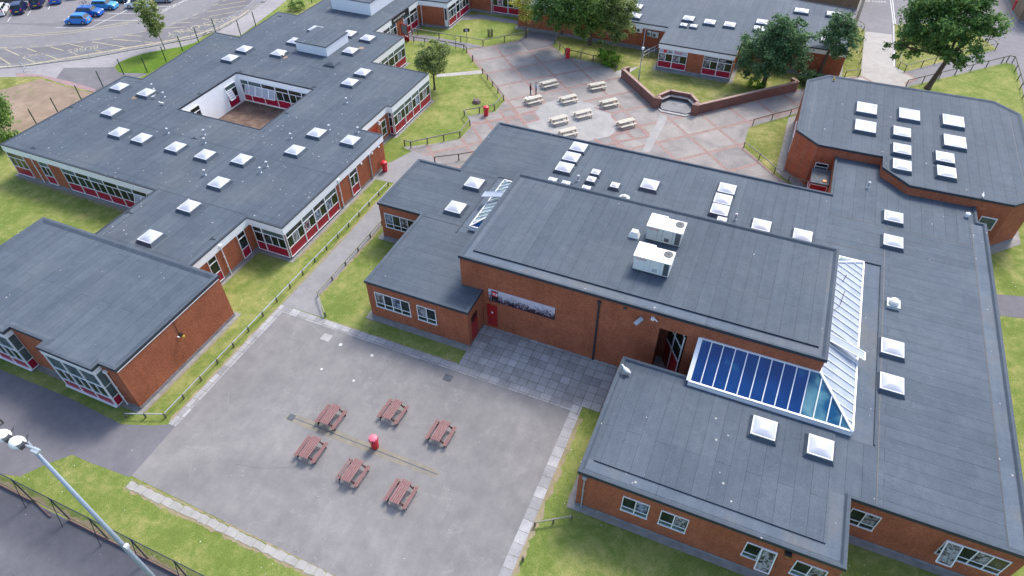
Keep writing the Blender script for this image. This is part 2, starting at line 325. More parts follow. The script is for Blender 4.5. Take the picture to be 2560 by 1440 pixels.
# ---------------------------------------------------------------- mesh helpers
class MB:
    k = 0
    def __init__(s, o=(0, 0, 0), u=(1, 0), n=(0, 1)):
        s.v = []; s.f = []; s.o = o; s.u = u; s.n = n       # local frame: u along, n outward, z up
    def T(s, a, b_, z): return (s.o[0]+s.u[0]*a+s.n[0]*b_, s.o[1]+s.u[1]*a+s.n[1]*b_, s.o[2]+z)
    def face(s, pts): i = len(s.v); s.v += [tuple(p) for p in pts]; s.f.append(list(range(i, i+len(pts))))
    def box(s, a0, a1, b0, b1, z0, z1):
        i = len(s.v); s.v += [s.T(a, b_, z) for z in (z0, z1) for a, b_ in ((a0, b0), (a1, b0), (a1, b1), (a0, b1))]
        s.f += [[i+k for k in q] for q in ((0, 3, 2, 1), (4, 5, 6, 7), (0, 1, 5, 4), (1, 2, 6, 5), (2, 3, 7, 6), (3, 0, 4, 7))]; return s
    def frust(s, a, b_, z0, z1, w0, d0, w1, d1):
        i = len(s.v)
        for z, w_, d in ((z0, w0, d0), (z1, w1, d1)): s.v += [s.T(a+p*w_/2, b_+q_*d/2, z) for p, q_ in ((-1, -1), (1, -1), (1, 1), (-1, 1))]
        s.f += [[i+k for k in q] for q in ((0, 3, 2, 1), (4, 5, 6, 7), (0, 1, 5, 4), (1, 2, 6, 5), (2, 3, 7, 6), (3, 0, 4, 7))]; return s
    def tube(s, p, q, r0, r1=None, n=8, cap=True):
        r1 = r0 if r1 is None else r1; p, q = Vector(p), Vector(q); d = (q-p).normalized()
        a = d.orthogonal().normalized(); c = d.cross(a); i = len(s.v)
        for o, r in ((p, r0), (q, r1)):
            for k in range(n): t = 2*math.pi*k/n; s.v.append(tuple(o+(a*math.cos(t)+c*math.sin(t))*r))
        for k in range(n): s.f.append([i+k, i+(k+1) % n, i+n+(k+1) % n, i+n+k])
        if cap: s.f += [list(range(i+n-1, i-1, -1)), list(range(i+n, i+2*n))]
        return s
    def bar(s, p, q, w_, h):
        """square bar from p to q"""
        p, q = Vector(p), Vector(q); d = (q-p).normalized(); a = d.cross(Vector((0, 0, 1)))
        a = a.normalized() if a.length > 1e-4 else Vector((1, 0, 0)); c = a.cross(d).normalized(); i = len(s.v)
        for o in (p, q): s.v += [tuple(o+a*x_*w_/2+c*y_*h/2) for x_, y_ in ((-1, -1), (1, -1), (1, 1), (-1, 1))]
        s.f += [[i+k for k in f] for f in ((0, 1, 2, 3), (7, 6, 5, 4), (0, 4, 5, 1), (1, 5, 6, 2), (2, 6, 7, 3), (3, 7, 4, 0))]; return s
    def lathe(s, prof, n=14, c=(0, 0)):
        i = len(s.v)
        for r, z in prof:
            for k in range(n): t = 2*math.pi*k/n; s.v.append((c[0]+r*math.cos(t), c[1]+r*math.sin(t), z))
        for j in range(len(prof)-1):
            for k in range(n): s.f.append([i+j*n+k, i+j*n+(k+1) % n, i+(j+1)*n+(k+1) % n, i+(j+1)*n+k])
        s.f += [list(range(i+n-1, i-1, -1)), list(range(i+(len(prof)-1)*n, i+len(prof)*n))]; return s
    def poly(s, pts, z):
        a = sum(p[0]*q[1]-q[0]*p[1] for p, q in zip(pts, pts[1:]+pts[:1]))
        if a < 0: pts = pts[::-1]
        s.face([(p[0], p[1], z) for p in pts]); return s
    def strip(s, p, q, w_, z):
        MB.k = (MB.k+1) % 40; z += MB.k*.00025        # crossing strips never share a plane
        p, q = Vector(p[:2]), Vector(q[:2]); d = (q-p).normalized(); a = Vector((-d.y, d.x))*w_/2
        s.face([(*(p-a), z), (*(q-a), z), (*(q+a), z), (*(p+a), z)]); return s
    def ring(s, po, pi, z):
        n = len(po)
        for k in range(n): s.face([(*po[k], z), (*po[(k+1) % n], z), (*pi[(k+1) % n], z), (*pi[k], z)])
    def skin(s, poly, z0, z1, flip=False, skip=()):
        n = len(poly)
        for k in range(n):
            if k in skip: continue
            a, c = poly[k], poly[(k+1) % n]; q = [(*a, z0), (*c, z0), (*c, z1), (*a, z1)]; s.face(q[::-1] if flip else q)

def ccw(p):
    a = sum(u_[0]*v_[1]-v_[0]*u_[1] for u_, v_ in zip(p, p[1:]+p[:1])); return p if a > 0 else p[::-1]
def offset(p, d):
    """move a counter-clockwise outline outward by d"""
    out = []; n = len(p)
    for k in range(n):
        a, b_, c = Vector(p[k-1]), Vector(p[k]), Vector(p[(k+1) % n])
        e1 = (b_-a).normalized(); e2 = (c-b_).normalized(); n1 = Vector((e1.y, -e1.x)); n2 = Vector((e2.y, -e2.x))
        mm = (n1+n2); mm = mm/max(1e-6, mm.dot(n1)); out.append(tuple(b_+mm*d))
    return out

def wl(o):
    v = Vector((0, 0, 0))
    while o: v += o.location; o = o.parent
    return v
def obj(name, mb, mat, parent=None, loc=None, smooth=False):
    me = bpy.data.meshes.new(name)
    sh = Vector((0, 0, 0))
    if loc is None and parent is not None: sh = wl(parent)
    me.from_pydata([(a-sh.x, b_-sh.y, c-sh.z) for a, b_, c in mb.v], [], mb.f); me.update()
    mats = mat if isinstance(mat, (list, tuple)) else [mat]
    for q in mats: me.materials.append(M[q])
    if smooth: me.polygons.foreach_set('use_smooth', [True]*len(me.polygons))
    o = bpy.data.objects.new(name, me); C.objects.link(o)
    if parent is not None: o.parent = parent
    if loc is not None: o.location = Vector(loc)-(wl(parent) if parent else Vector((0, 0, 0)))
    return o
def tag(o, label=None, cat=None, group=None, kind=None):
    if label: o['label'] = label
    if cat: o['category'] = cat
    if group: o['group'] = group
    if kind: o['kind'] = kind
    return o
def empty(name, loc, rz=0., label=None, cat=None, group=None):
    o = bpy.data.objects.new(name, None); C.objects.link(o); o.location = loc; o.rotation_euler = (0, 0, rz); o.empty_display_size = .3
    return tag(o, label, cat, group)
def copy_tree(o, parent=None):
    c = o.copy(); C.objects.link(c); c.parent = parent
    for ch in list(o.children): copy_tree(ch, c)
    return c
def struct(name, mb, mat): return tag(obj(name, mb, mat), kind='structure')
def text_mb(txt, size, o, u, n_out, up=(0, 0, 1), depth=.004):
    cu = bpy.data.curves.new('t', 'FONT'); cu.body = txt; cu.size = size; cu.extrude = depth; cu.align_x = 'LEFT'
    t = bpy.data.objects.new('t', cu); C.objects.link(t); bpy.context.view_layer.update()
    me = bpy.data.meshes.new_from_object(t.evaluated_get(bpy.context.evaluated_depsgraph_get()))
    mb = MB(); uu, vv, nn, oo = Vector(u), Vector(up), Vector(n_out), Vector(o)
    mb.v = [tuple(oo+uu*v.co.x+vv*v.co.y+nn*v.co.z) for v in me.vertices]; mb.f = [list(p.vertices) for p in me.polygons]
    bpy.data.objects.remove(t); bpy.data.curves.remove(cu); bpy.data.meshes.remove(me); return mb
def PX(x0, y0, s_, pts): return [G(x0+a/s_, y0+b_/s_) for a, b_ in pts]

# ================================================================= GROUND
g = MB(); g.poly([(-600, -60), (400, -60), (400, 700), (-600, 700)], 0.); struct('lawn', g, 'lawn_green')
def patch(name, mat, polys, z):
    g = MB()
    for p_ in polys: g.poly(ccw(p_), z)
    return struct(name, g, mat)
# lower left road, playground, court
patch('road', 'asphalt_dark', [[G(-160, 830), G(0, 923.6), G(172, 994), G(305.6, 1061), G(386, 1064), G(430, 1060), (-35.4, 16.4), (-35.5, 11.9), G(319, 1191), G(230, 1158), G(180.6, 1137), G(119, 1159), G(50, 1191), G(0, 1185), G(-300, 1080)]], .004)
patch('playground', 'asphalt_yard', [[(-35.65, 16.4), (-35.65, 29.75), (-7.98, 29.75), (-7.98, -2), (-17, -2), (-17, 11.62), (-35.5, 11.9)]], .008)
patch('court', 'asphalt_court', [[(-60, 7.62), (-24, 7.62), (-24, -10), (-60, -10)]], .008)
g = MB(); g.poly([(-36.33, 16.42), (-35.62, 16.42), (-35.62, 29.72), (-36.33, 30.48)], .02); g.poly([(-36.33, 30.48), (-35.62, 29.72), (-7.98, 29.72), (-8.0, 30.48)], .02)
g.poly([(-7.98, -2), (-7.22, -2), (-7.22, 29.5), (-7.98, 29.5)], .02)
struct('paving', g, 'slabs_edge')
g = MB()                                             # crumbling row of slabs along the lower lawn
xx = -35.2
while xx < -16.5:
    w_ = random.uniform(.70, .92); yy = 11.62-.0*(xx+35)
    pts = [(xx+random.uniform(0, .018), yy-.57+random.uniform(-.07, .05)), (xx+w_*.5, yy-.57+random.uniform(-.07, .04)), (xx+w_-.012, yy-.56+random.uniform(-.07, .05)), (xx+w_-random.uniform(.0, .02), yy-.02+random.uniform(-.09, .02)), (xx+w_*.4, yy+random.uniform(-.05, .03)), (xx+random.uniform(0, .018), yy-.02+random.uniform(-.05, .02))]
    g.poly(pts, .028); xx += w_
struct('edging_slabs', g, 'edge_slab')

patch('paved_terrace', 'slabs_grey', [[(-18.2, 30.5), (-8.0, 30.5), (-8.0, 29.72), (-7.98, 29.5), (-7.22, 29.5), (-7.22, 30.42), (-5.0, 30.42), (-5.0, 38), (-18.2, 35.4)]], .024)
patch('footpath', 'asphalt_path', [[(-36.28, 30.5), (-36.28, 41), (-36.45, 47.2), (-36.6, 51.2), (-39.3, 50.9), (-39.3, 54.1), (-37.9, 57.6), G(1005, 366), (-34.2, 58.2), (-32.5, 55), (-32.5, 47), (-33.9, 44.3), (-33.75, 34.4), (-33.85, 32.8), (-31.75, 30.6)]], .008)
patch('recess_floor', 'concrete_plain', [[(-5.02, 32.9), (.0, 32.9), (.0, 37.9), (-5.02, 37.9)]], .020)
# plaza
pl = [G(1033, 378), G(1013, 367), G(1088, 359), G(1150, 347), G(1178, 318), G(1168, 290), G(1238, 279), G(1263, 250), G(1212, 186), G(1184, 155), G(1164, 124), G(1210, 117), G(1297, 101), G(1320, 127), G(1381, 115), G(1398, 128), G(1414, 141), G(1452, 149), G(1482, 156), G(1512, 161), G(1541, 181), G(1553, 194), (-13.7, 79.3), (-8.8, 79.4), (2.7, 91.0), (4.6, 92.5), (9, 88), (3.45, 82), G(1990, 284), G(1929, 302), G(1882, 315), G(1872, 320), G(1858, 368), G(1897, 401), G(1935, 436), G(1970, 459), G(2050, 490), (-10, 58), (-27.5, 58), (-30, 54), (-33, 54.5), (-33.6, 57)]
patch('plaza', 'plaza_concrete', [pl], .012)
patch('plaza_screed', 'screed', [PX(1200, 0, 3.6, [(410, 1110), (500, 1080), (540, 1072), (495, 1010), (590, 925), (740, 880), (900, 905), (1060, 955), (1170, 1010), (1215, 1080), (1245, 1160), (1170, 1225), (1020, 1262), (700, 1330), (500, 1250)]),
      PX(1440, 180, 7.2, [(1500, 760), (1620, 780), (1640, 850), (1440, 1230), (1330, 1440), (1190, 1440), (1290, 1190), (1480, 870)])], .020)
g = MB()
for a, c in (((1010, 670), (1255, 960)), ((780, 700), (960, 955)), ((310, 1000), (470, 1260)), ((530, 850), (640, 1010)), ((300, 925), (830, 860)), ((830, 690), (1330, 600)), ((900, 890), (1180, 800)), ((1180, 760), (1440, 690)), ((1210, 930), (1480, 860)), ((1370, 745), (1500, 860)), ((1340, 640), (1480, 640))):
    g.strip(G(1140+a[0]/7.2, 180+a[1]/7.2), G(1140+c[0]/7.2, 180+c[1]/7.2), .36, .026)
for a, c in (((620, 1150), (830, 1440)), ((330, 1200), (480, 1310)), ((900, 1090), (1060, 1200)), ((740, 1260), (1310, 1160)), ((650, 1150), (960, 1070)), ((1100, 950), (1310, 1160)), ((640, 780), (760, 920)), ((330, 640), (640, 740)), ((480, 1320), (760, 1270))):
    g.strip(G(1440+a[0]/7.2, 180+a[1]/7.2), G(1440+c[0]/7.2, 180+c[1]/7.2), .34, .026)
struct('brick_bands', g, 'band_brick')
patch('north_path', 'asphalt_dark', [[G(1297, 101), G(1320, 127), G(1381, 115), G(1390, 100), G(1411, 70), G(1425, 30), G(1370, 20), G(1345, 62)]], .010)
patch('lane', 'asphalt_road', [[G(1000, 92), G(1014, 100), G(1100, 107), G(1160, 122), G(1212, 117), G(1166, 107), G(1120, 99), G(1075, 90), G(1035, 86)], [G(1114, 75), G(1150, 52), G(1200, 47), G(1300, 61), G(1345, 68), G(1338, 58), G(1296, 52), G(1200, 36), G(1160, 38)]], .012)
patch('garden_path', 'concrete_plain', [[G(1090, 186), G(1207, 175), G(1207, 184), G(1092, 193)]], .012)
patch('ramp', 'concrete_plain', [[G(1538, 181), G(1556, 168), G(1607, 147), G(1650, 127), G(1652, 146), G(1608, 160), G(1575, 181), G(1556, 197)]], .014)
# east side roads
patch('yard_road', 'asphalt_road', [[G(2100, -70), G(2760, -70), G(2760, 420), G(2563, 260), G(2556, 225), G(2537, 162), G(2514, 157), G(2264, 218), G(2230, 215), G(2160, 190), G(2164, 77), G(2130, 60)]], .008)
patch('yard_lawn', 'lawn_dry', [[G(2237, 62), G(2400, 58), G(2450, 90), G(2494, 124), G(2400, 143), G(2262, 180), G(2240, 168)], [G(2132, 62), G(2160, 77), G(2153, 190), G(2096, 200), G(2095, 120)]], .014)
patch('driveway', 'concrete_plain', [[G(2163, 79), G(2230, 86.5), G(2234, 167), G(2262, 181), G(2290, 198), G(2264, 209), G(2262, 225), G(2150, 215), G(2080, 205), G(2100, 194), G(2152, 190)]], .018)
g = MB()
for a, c in ((G(2262, 181), G(2291, 198)), (G(2291, 198), G(2262, 209)), (G(2152, 191), G(2185, 207)), (G(2152, 191), G(2082, 202))): g.strip(a, c, .3, .024)
struct('driveway_edging', g, 'band_brick')
patch('side_path', 'asphalt_dark', [[(23.2, 57.0), (40, 61.5), (40, 58.2), (21.5, 53.6)]], .008)
# west side
patch('car_park', 'asphalt_road', [[G(-260, 176), G(0, 169), G(57, 164), G(115, 157), G(225, 142), G(320, 125), G(365, 117), G(411, 109), G(443, 102), G(480, 96), G(518, 84), G(550, 72), G(578, 57), G(619, 30), G(665, 0), G(760, -70), G(400, -330), G(-1200, -260)]], .008)
patch('parking_bays', 'asphalt_bay', [[G(-60, 58), G(60, 62), G(226, 70), G(330, 49), G(480, -6), G(420, -60), G(290, -60), G(230, 20), G(140, 58)], [G(-200, 146), G(0, 124), G(130, 117), G(225, 103), G(300, 92), G(425, 66), G(512, 30), G(560, -8), G(640, -8), G(612, 22), G(560, 55), G(480, 88), G(300, 122), G(112, 152), G(-200, 172)]], .012)
patch('footway', 'pavement_pale', [[G(-260, 180), G(0, 172), G(57, 167), G(115, 160), G(225, 146), G(320, 128), G(411, 112), G(480, 99), G(550, 75), G(578, 60), G(619, 33), G(668, 0), G(730, -30), G(742, -20), G(690, 22), G(640, 60), G(600, 90), G(520, 80), G(486, 107), G(453, 117), G(404, 125), G(355, 135), G(320, 146), G(298, 156), G(285, 168), G(296, 180), G(369, 184), G(312, 210), G(236, 232), G(101, 192), G(0, 193), G(-260, 196)]], .010)
patch('footway_dark', 'asphalt_bay', [[G(160, 170), G(285, 168), G(296, 180), G(369, 184), G(312, 205), G(238, 228), G(140, 196)]], .014)  # darker asphalt sheet over part of the footway
patch('stain', 'red_stain', [[G(40, 184), G(100, 187), G(180, 205), G(240, 223), G(236, 231), G(170, 214), G(101, 192), G(40, 192)]], .018)
patch('bare_ground', 'dirt', [[G(101, 197), G(236, 230), G(200, 275), G(60, 330), G(-200, 360), G(-160, 290), G(0, 225)]], .006)
patch('lawn_verge', 'lawn_dry', [[G(0, 195), G(101, 193), G(15, 222), G(-200, 240), G(-200, 197)], [G(101, 192), G(170, 210), G(236, 226), G(232, 233), G(165, 216), G(101, 197)]], .010)
patch('side_lawn', 'lawn_lush', [[G(298, 156), G(320, 146), G(355, 135), G(404, 125), G(453, 117), G(487, 107), G(500, 112), G(370, 184), G(300, 182), G(287, 168)]], .016)
patch('plaza_lawn', 'lawn_dry', [[(-20, 85.6), (-13.6, 79.4), (-8.8, 79.4), (2.7, 90.9), (2.7, 96), (-5.9, 96), (-5.9, 89.5), (-16.3, 89.5), (-17.5, 89)], [G(1862, 366), G(1874, 321), G(1882, 316), (3.4, 82), (3.4, 70.3), (4.95, 68.7), (2.7, 69.3)], [G(1390, 100), G(1405, 89), G(1420, 70), G(1560, 70), (-16.5, 95.4), (-16.5, 92), G(1541, 178), G(1512, 160), G(1452, 148), G(1414, 140), G(1398, 126)]], .016)
# kerb of the bus bays
g = MB(); kp = [G(-200, 177), G(0, 171), G(57, 166), G(115, 159), G(225, 145), G(320, 127), G(365, 119), G(411, 111), G(443, 104), G(480, 98), G(518, 86), G(550, 74), G(578, 59), G(619, 32), G(668, -1)]
for a, c in zip(kp, kp[1:]): g.bar((*a, .05), (*c, .05), .14, .13)
struct('kerb', g, 'kerb_stone')
def ragged(p, q, w0, w1, z, n=60, seed=0):
    rr = random.Random(seed); p, q = Vector(p), Vector(q); d = q-p; L = d.length; d.normalize(); a = Vector((-d.y, d.x)); e1 = []; e2 = []
    for k in range(n+1):
        c_ = p+d*L*k/n; e1.append(tuple(c_)); e2.append(tuple(c_+a*rr.uniform(w0, w1)))
    return [(e1[k], e1[k+1], e2[k+1], e2[k]) for k in range(n)]
g = MB()
for k, (p_, q_, w0, w1) in enumerate((((-7.22, 29.3), (-7.22, 8), .12, .5), ((-36.34, 16.6), (-36.34, 48), .08, .32), ((-33.85, 33), (-33.85, 44), -.08, -.35), ((-16.5, 11.06), (-35.3, 11.06), .05, .3), ((-35.3, 11.66), (-16.5, 11.6), .04, .16), ((-18.3, 30.45), (-31.6, 30.45), -.04, -.2), ((-50, 7.7), (-23, 7.7), .1, .45), ((-39.2, 50.5), (-39.2, 36.5), .35, .62), ((-77, 35.6), (-55, 35.6), -.05, -.4), ((-38.9, 27.5), (-38.9, 16.5), .05, .22))):
    for a0, a1, a2, a3 in ragged(p_, q_, w0, w1, 0, 70, k): 
        f_ = [(*a0, .0055), (*a1, .0055), (*a2, .0055), (*a3, .0055)]; g.face(f_ if w0 > 0 else f_[::-1])
tag(obj('worn_verge', g, 'verge_tan'), kind='structure')
# road markings
g = MB(); Z = .020
def ml(x0, y0, s_, pts, w_=.12):
    for a, c in zip(pts, pts[1:]): g.strip(G(x0+a[0]/s_, y0+a[1]/s_), G(x0+c[0]/s_, y0+c[1]/s_), w_, Z)
ml(0, 0, 7.2, [(-600, 640), (0, 640), (600, 620), (1150, 575), (1640, 505), (2304, 400)], .16); ml(0, 0, 7.2, [(-600, 672), (0, 672), (600, 648), (1150, 612), (1640, 540), (2304, 440)], .16)
ml(300, 0, 7.2, [(0, 440), (330, 370), (560, 290)], .14)
ml(0, 0, 7.2, [(-300, 1225), (400, 1185), (800, 1120), (1400, 1015), (2304, 865)], .32); ml(300, 0, 7.2, [(0, 880), (600, 790), (1050, 700), (1400, 620), (1800, 490), (2200, 270), (2320, 180)], .32)
for a, c in (((0, 1040), (195, 1165)), ((90, 885), (345, 1000)), ((420, 1040), (630, 1125)), ((485, 870), (660, 935)), ((815, 985), (1020, 1058)), ((905, 845), (1140, 912)), ((1265, 945), (1400, 990)), ((1270, 800), (1500, 850)), ((1700, 900), (1830, 930)), ((1655, 755), (2260, 853)), ((2030, 708), (2304, 732))): ml(0, 0, 7.2, [a, c], .16)
for a, c in (((0, 860), (130, 858)), ((265, 855), (405, 848)), ((545, 840), (690, 832)), ((820, 825), (965, 815)), ((1110, 795), (1250, 785)), ((1395, 765), (1530, 748)), ((1680, 725), (1820, 705)), ((1965, 685), (2110, 660)), ((2260, 630), (2304, 622))): ml(0, 0, 7.2, [a, c], .16)
for a, c in (((0, 715), (600, 770)), ((130, 640), (400, 655)), ((850, 665), (1080, 672)), ((980, 570), (1540, 555)), ((800, 505), (1180, 488)), ((1300, 470), (1760, 445)), ((1560, 215), (2304, 90)), ((1280, 335), (1420, 315)), ((1780, 105), (2260, 20)), ((1600, 300), (2280, 180)), ((1050, 415), (1290, 405)), ((1480, 340), (1600, 355)), ((1650, 355), (1760, 348)),
             ((80, 635), (220, 610)), ((370, 580), (480, 560)), ((900, 440), (1010, 405)), ((1120, 355), (1230, 322)), ((1310, 280), (1410, 243)), ((1500, 190), (1560, 180)), ((1675, 110), (1765, 68)), ((1850, 20), (1940, -10))): ml(300, 0, 7.2, [a, c], .15)
struct('road_markings_yellow', g, 'yellow_paint')
g = MB()
ml(0, 0, 7.2, [(1000, 495), (1640, 498), (2290, 180)], .12); ml(0, 0, 7.2, [(1700, 365), (2560, 370)], .12); ml(0, 0, 7.2, [(1940, 245), (2560, 245)], .12); ml(0, 0, 7.2, [(140, 390), (215, 270)], .12); ml(0, 0, 7.2, [(495, 280), (560, 190)], .12); ml(0, 0, 7.2, [(870, 170), (900, 110)], .12)
ml(300, 0, 7.2, [(0, 245), (140, 180)], .12); ml(300, 0, 7.2, [(560, 118), (900, 118)], .12); ml(300, 0, 7.2, [(620, 230), (690, 130)], .12)
ml(2080, 0, 4.8, [(700, 0), (740, 300), (745, 800)], .14); ml(2080, 0, 4.8, [(725, 0), (760, 290)], .14)
struct('road_markings_white', g, 'white_line')
plain('chalk_faint', (.245, .238, .236), .9, .2, .12, 3)
plain('faded_paint', (.33, .31, .25), .9, .2, .3, 3)
def ground_text(txt, p, q, mat, name):
    p, q = Vector(p), Vector(q); d = q-p; L = d.length; d.normalize(); v = Vector((-d.y, d.x))
    mb = text_mb(txt, 1., (0, 0, 0), (1, 0, 0), (0, 0, 1), (0, 1, 0), 0)
    wd = max(v_[0] for v_ in mb.v); s_ = L/wd
    mb.v = [(p.x+d.x*a*s_+v.x*b_*s_*1.15, p.y+d.y*a*s_+v.y*b_*s_*1.15, .024) for a, b_, c in mb.v]
    return struct(name, mb, mat)
ground_text('VISITORS PARKING', G(404, 33), G(500, -14), 'white_line', 'road_lettering_white')
ground_text('KEEP CLEAR', G(2150, 4), G(2218, 7), 'white_line', 'road_lettering_white')
ground_text('ONLY', G(110, 131), G(56, 140), 'faded_paint', 'road_lettering_yellow')
ground_text('BUSES', G(248, 113), G(170, 125), 'faded_paint', 'road_lettering_yellow')
ground_text('BUSES ONLY', G(585, 38), G(412, 84), 'faded_paint', 'road_lettering_yellow')
g = MB()
def chalk(L, w_=.045):
    for a, c in zip(L, L[1:]): g.strip(G(*a), G(*c), w_, .013)
chalk([(536, 1036), (533, 1070), (535, 1092), (544, 1125), (558, 1150)]); chalk([(573, 978), (570, 1010), (578, 1040), (606, 1012), (640, 990), (680, 968)]); chalk([(770, 850), (752, 878), (735, 905)]); chalk([(800, 945), (828, 912)]); chalk([(830, 975), (862, 918)])
chalk([(975, 905), (985, 890), (1020, 893), (1060, 900)], .04); chalk([(590, 1160), (660, 1170), (720, 1168), (770, 1158)], .03)
for px, py in ((700, 1355), (743, 1377), (789, 1398), (835, 1420)):
    x, y = G(px, py); g.strip((x-.12, y-.1), (x-.12, y+.15), .06, .03); g.strip((x+.08, y-.1), (x+.08, y+.12), .06, .03); g.strip((x-.12, y+.12), (x+.1, y-.08), .05, .03)
struct('chalk_marks', g, 'chalk_faint')
# playground details: drain channel, manhole covers, paint remains
g = MB(); g.box(-28., -15., 20.63, 20.70, .002, .018); struct('drain_channel', g, 'slate_dark')
g = MB(); g.poly([(-28.2, 20.25), (-15.2, 20.3), (-14.8, 20.7), (-15.3, 21.0), (-27.8, 21.0), (-28.3, 20.75)], .012); struct('drain_surround', g, 'drain_stain')
g = MB(); g.poly([(-28.15, 20.35), (-27.6, 20.35), (-27.6, 20.9), (-28.15, 20.9)], .022); g.poly([(-18.7, 28.5), (-18., 28.5), (-18., 29.2), (-18.7, 29.2)], .014); struct('manhole_cover', g, 'slate_dark')
g = MB(); g.poly([(-30.6, 28.35), (-29.75, 28.35), (-29.75, 29.1), (-30.6, 29.1)], .014); struct('access_cover', g, 'concrete_pale')
g = MB()
for cx_, cy_, r_ in ((-28.56, 28.48, .17), (-25.4, 28.5, .13), (-28.5, 25.6, .11), (-25.36, 25.6, .11)):
    g.poly([(cx_+r_*math.cos(t)*random.uniform(.8, 1.1), cy_+r_*math.sin(t)*random.uniform(.8, 1.1)) for t in np.linspace(0, 6.0, 12)], .014)
for k in range(22):
    cx_, cy_, r_ = random.uniform(-35, -9), random.uniform(13, 29), random.uniform(.015, .035); g.poly([(cx_+r_*math.cos(t), cy_+r_*math.sin(t)) for t in np.linspace(0, 5.3, 6)], .014)
struct('paint_spots', g, 'white_line')

# ================================================================= BUILDINGS
aprons = MB()
def building(name, c, label, cat='building', group=None): return empty(name, (c[0], c[1], 0), 0, label, cat, group)
def brick_walls(b_, poly, z1, apron=.4, skip=(), plinth=.3, mat='brick_red'):
    poly = ccw(poly); m_ = MB(); m_.skin(poly, 0, z1, skip=skip); obj('wall', m_, mat, b_)
    if plinth:
        m_ = MB(); po = offset(poly, .025); m_.skin(po, 0, plinth, skip=skip); m_.ring(poly, po, plinth) if not skip else None; obj('plinth', m_, 'concrete_grey', b_)
    if apron and not skip: aprons.ring(offset(poly, apron), offset(poly, -.02), .030)
    return poly
def flat_roof(b_, poly, z, mat, kerb=.12, kw=.28, overhang=.08, name='roof'):
    """felt deck, felt-covered upstand round it and a dark drip trim"""
    poly = ccw(poly); m_ = MB(); m_.poly(offset(poly, -kw), z); obj(name, m_, mat, b_)
    po = offset(poly, overhang); pi = offset(poly, -kw); pm = offset(poly, -kw*.35)
    m_ = MB(); m_.ring(po, pm, z+kerb); m_.skin(po, z-.10, z+kerb)
    n = len(pm)
    for k in range(n): m_.face([(*pm[k], z+kerb), (*pm[(k+1) % n], z+kerb), (*pi[(k+1) % n], z), (*pi[k], z)])
    obj('roof_edge', m_, 'felt_plain', b_)
    m_ = MB(); pt = offset(poly, overhang+.02); m_.skin(pt, z-.12, z+kerb-.03); m_.ring(pt, po, z+kerb-.03); obj('drip_trim', m_, 'black_trim', b_)
def fascia(b_, poly, z0, z1):
    poly = ccw(poly); m_ = MB(); po = offset(poly, .07); m_.skin(po, z0, z1); 
    n = len(po)
    for k in range(n): m_.face([(*po[(k+1) % n], z0), (*po[k], z0), (*poly[k], z0), (*poly[(k+1) % n], z0)])
    obj('fascia', m_, 'white_paint', b_)
def raised_deck(b_, rect, z, mat, h=.14):
    x0, x1, y0, y1 = rect; m_ = MB(); m_.poly([(x0, y0), (x1, y0), (x1, y1), (x0, y1)], z+h); obj('roof_deck', m_, mat, b_)
    m_ = MB(); m_.skin([(x0, y0), (x1, y0), (x1, y1), (x0, y1)], z, z+h-.002); obj('deck_upstand', m_, 'black_trim', b_)  # upstand sides coloured near black to stand in for their shade
PM = ['poster_grey', 'poster_grey', 'poster_blue', 'poster_plum']
def frame_of(axis, c, sgn, a):
    """wall frame: axis 'x' = wall of constant x facing sgn; 'y' = wall of constant y facing sgn. Returns origin,u,n for start a"""
    return ((c, a, 0), (0, 1), (sgn, 0)) if axis == 'x' else ((a, c, 0), (1, 0), (0, sgn))
def bay(b_, axis, c, sgn, a0, a1, lights=2, z=(.32, 1.32, 2.52, 3.18), kind='full', posters=(), opened=(), glass='glass_dark', top=None, redbelow=True):
    o, u, n = frame_of(axis, c, sgn, a0); W = a1-a0; fr = MB(o, u, n); gl = MB(o, u, n); t = .055
    z0, z1, z2, z3 = z
    fr.box(0, W, .0, .10, z0-.07, z0); fr.box(0, W, .0, .07, z3-.05, z3)
    for a in (0, W-t): fr.box(a, a+t, .0, .09, z0, z3-.05)
    fr.box(t, W-t, .0, .075, z1-.03, z1+.04); fr.box(t, W-t, .0, .075, z2, z2+.08)
    lw = (W-2*t)/lights
    for k in range(1, lights): fr.box(t+k*lw-.035, t+k*lw+.035, .0, .07, z1+.04, z2)
    f = obj('window', fr, 'white_frame', b_)
    for k in range(lights):
        if k in opened: continue
        gl.box(t+k*lw, t+(k+1)*lw, .012, .03, z1+.04, z2)
    obj('glass', gl, glass, f)
    g2 = MB(o, u, n); g2.box(t, W-t, .012, .03, z2+.08, z3-.05); obj('transom_glass', g2, top or random.choice(['glass_dark', 'glass_green', 'glass_dark']), f)
    if redbelow: pn = MB(o, u, n); pn.box(t, W-t, .012, .045, z0, z1-.03); obj('panel', pn, 'red_panel', f)
    for k in posters:
        p_ = MB(o, u, n); p_.box(t+k*lw+.06, t+(k+1)*lw-.06, .031, .034, z1+.12, z2-.08); obj('poster', p_, random.choice(PM), f)
    if opened:
        for k in opened:
            sh = MB(o, u, n); a, c_ = t+k*lw+.03, t+(k+1)*lw-.03; out = .42; h_ = z2-z1-.04
            def P(s_, v, d=0.): return sh.T(a+(c_-a)*s_, .07+out*(1-v)+d, z1+.10+h_*v*.97)
            for e in (((0, 0), (1, 0)), ((0, 1), (1, 1)), ((0, 0), (0, 1)), ((1, 0), (1, 1))): sh.bar(P(*e[0]), P(*e[1]), .06, .06)
            sa = obj('open_sash', sh, 'white_frame', f)
            gp = MB(); gp.face([P(.03, .03), P(.97, .03), P(.97, .97), P(.03, .97)]); obj('sash_glass', gp, 'curtain', f)
    return f
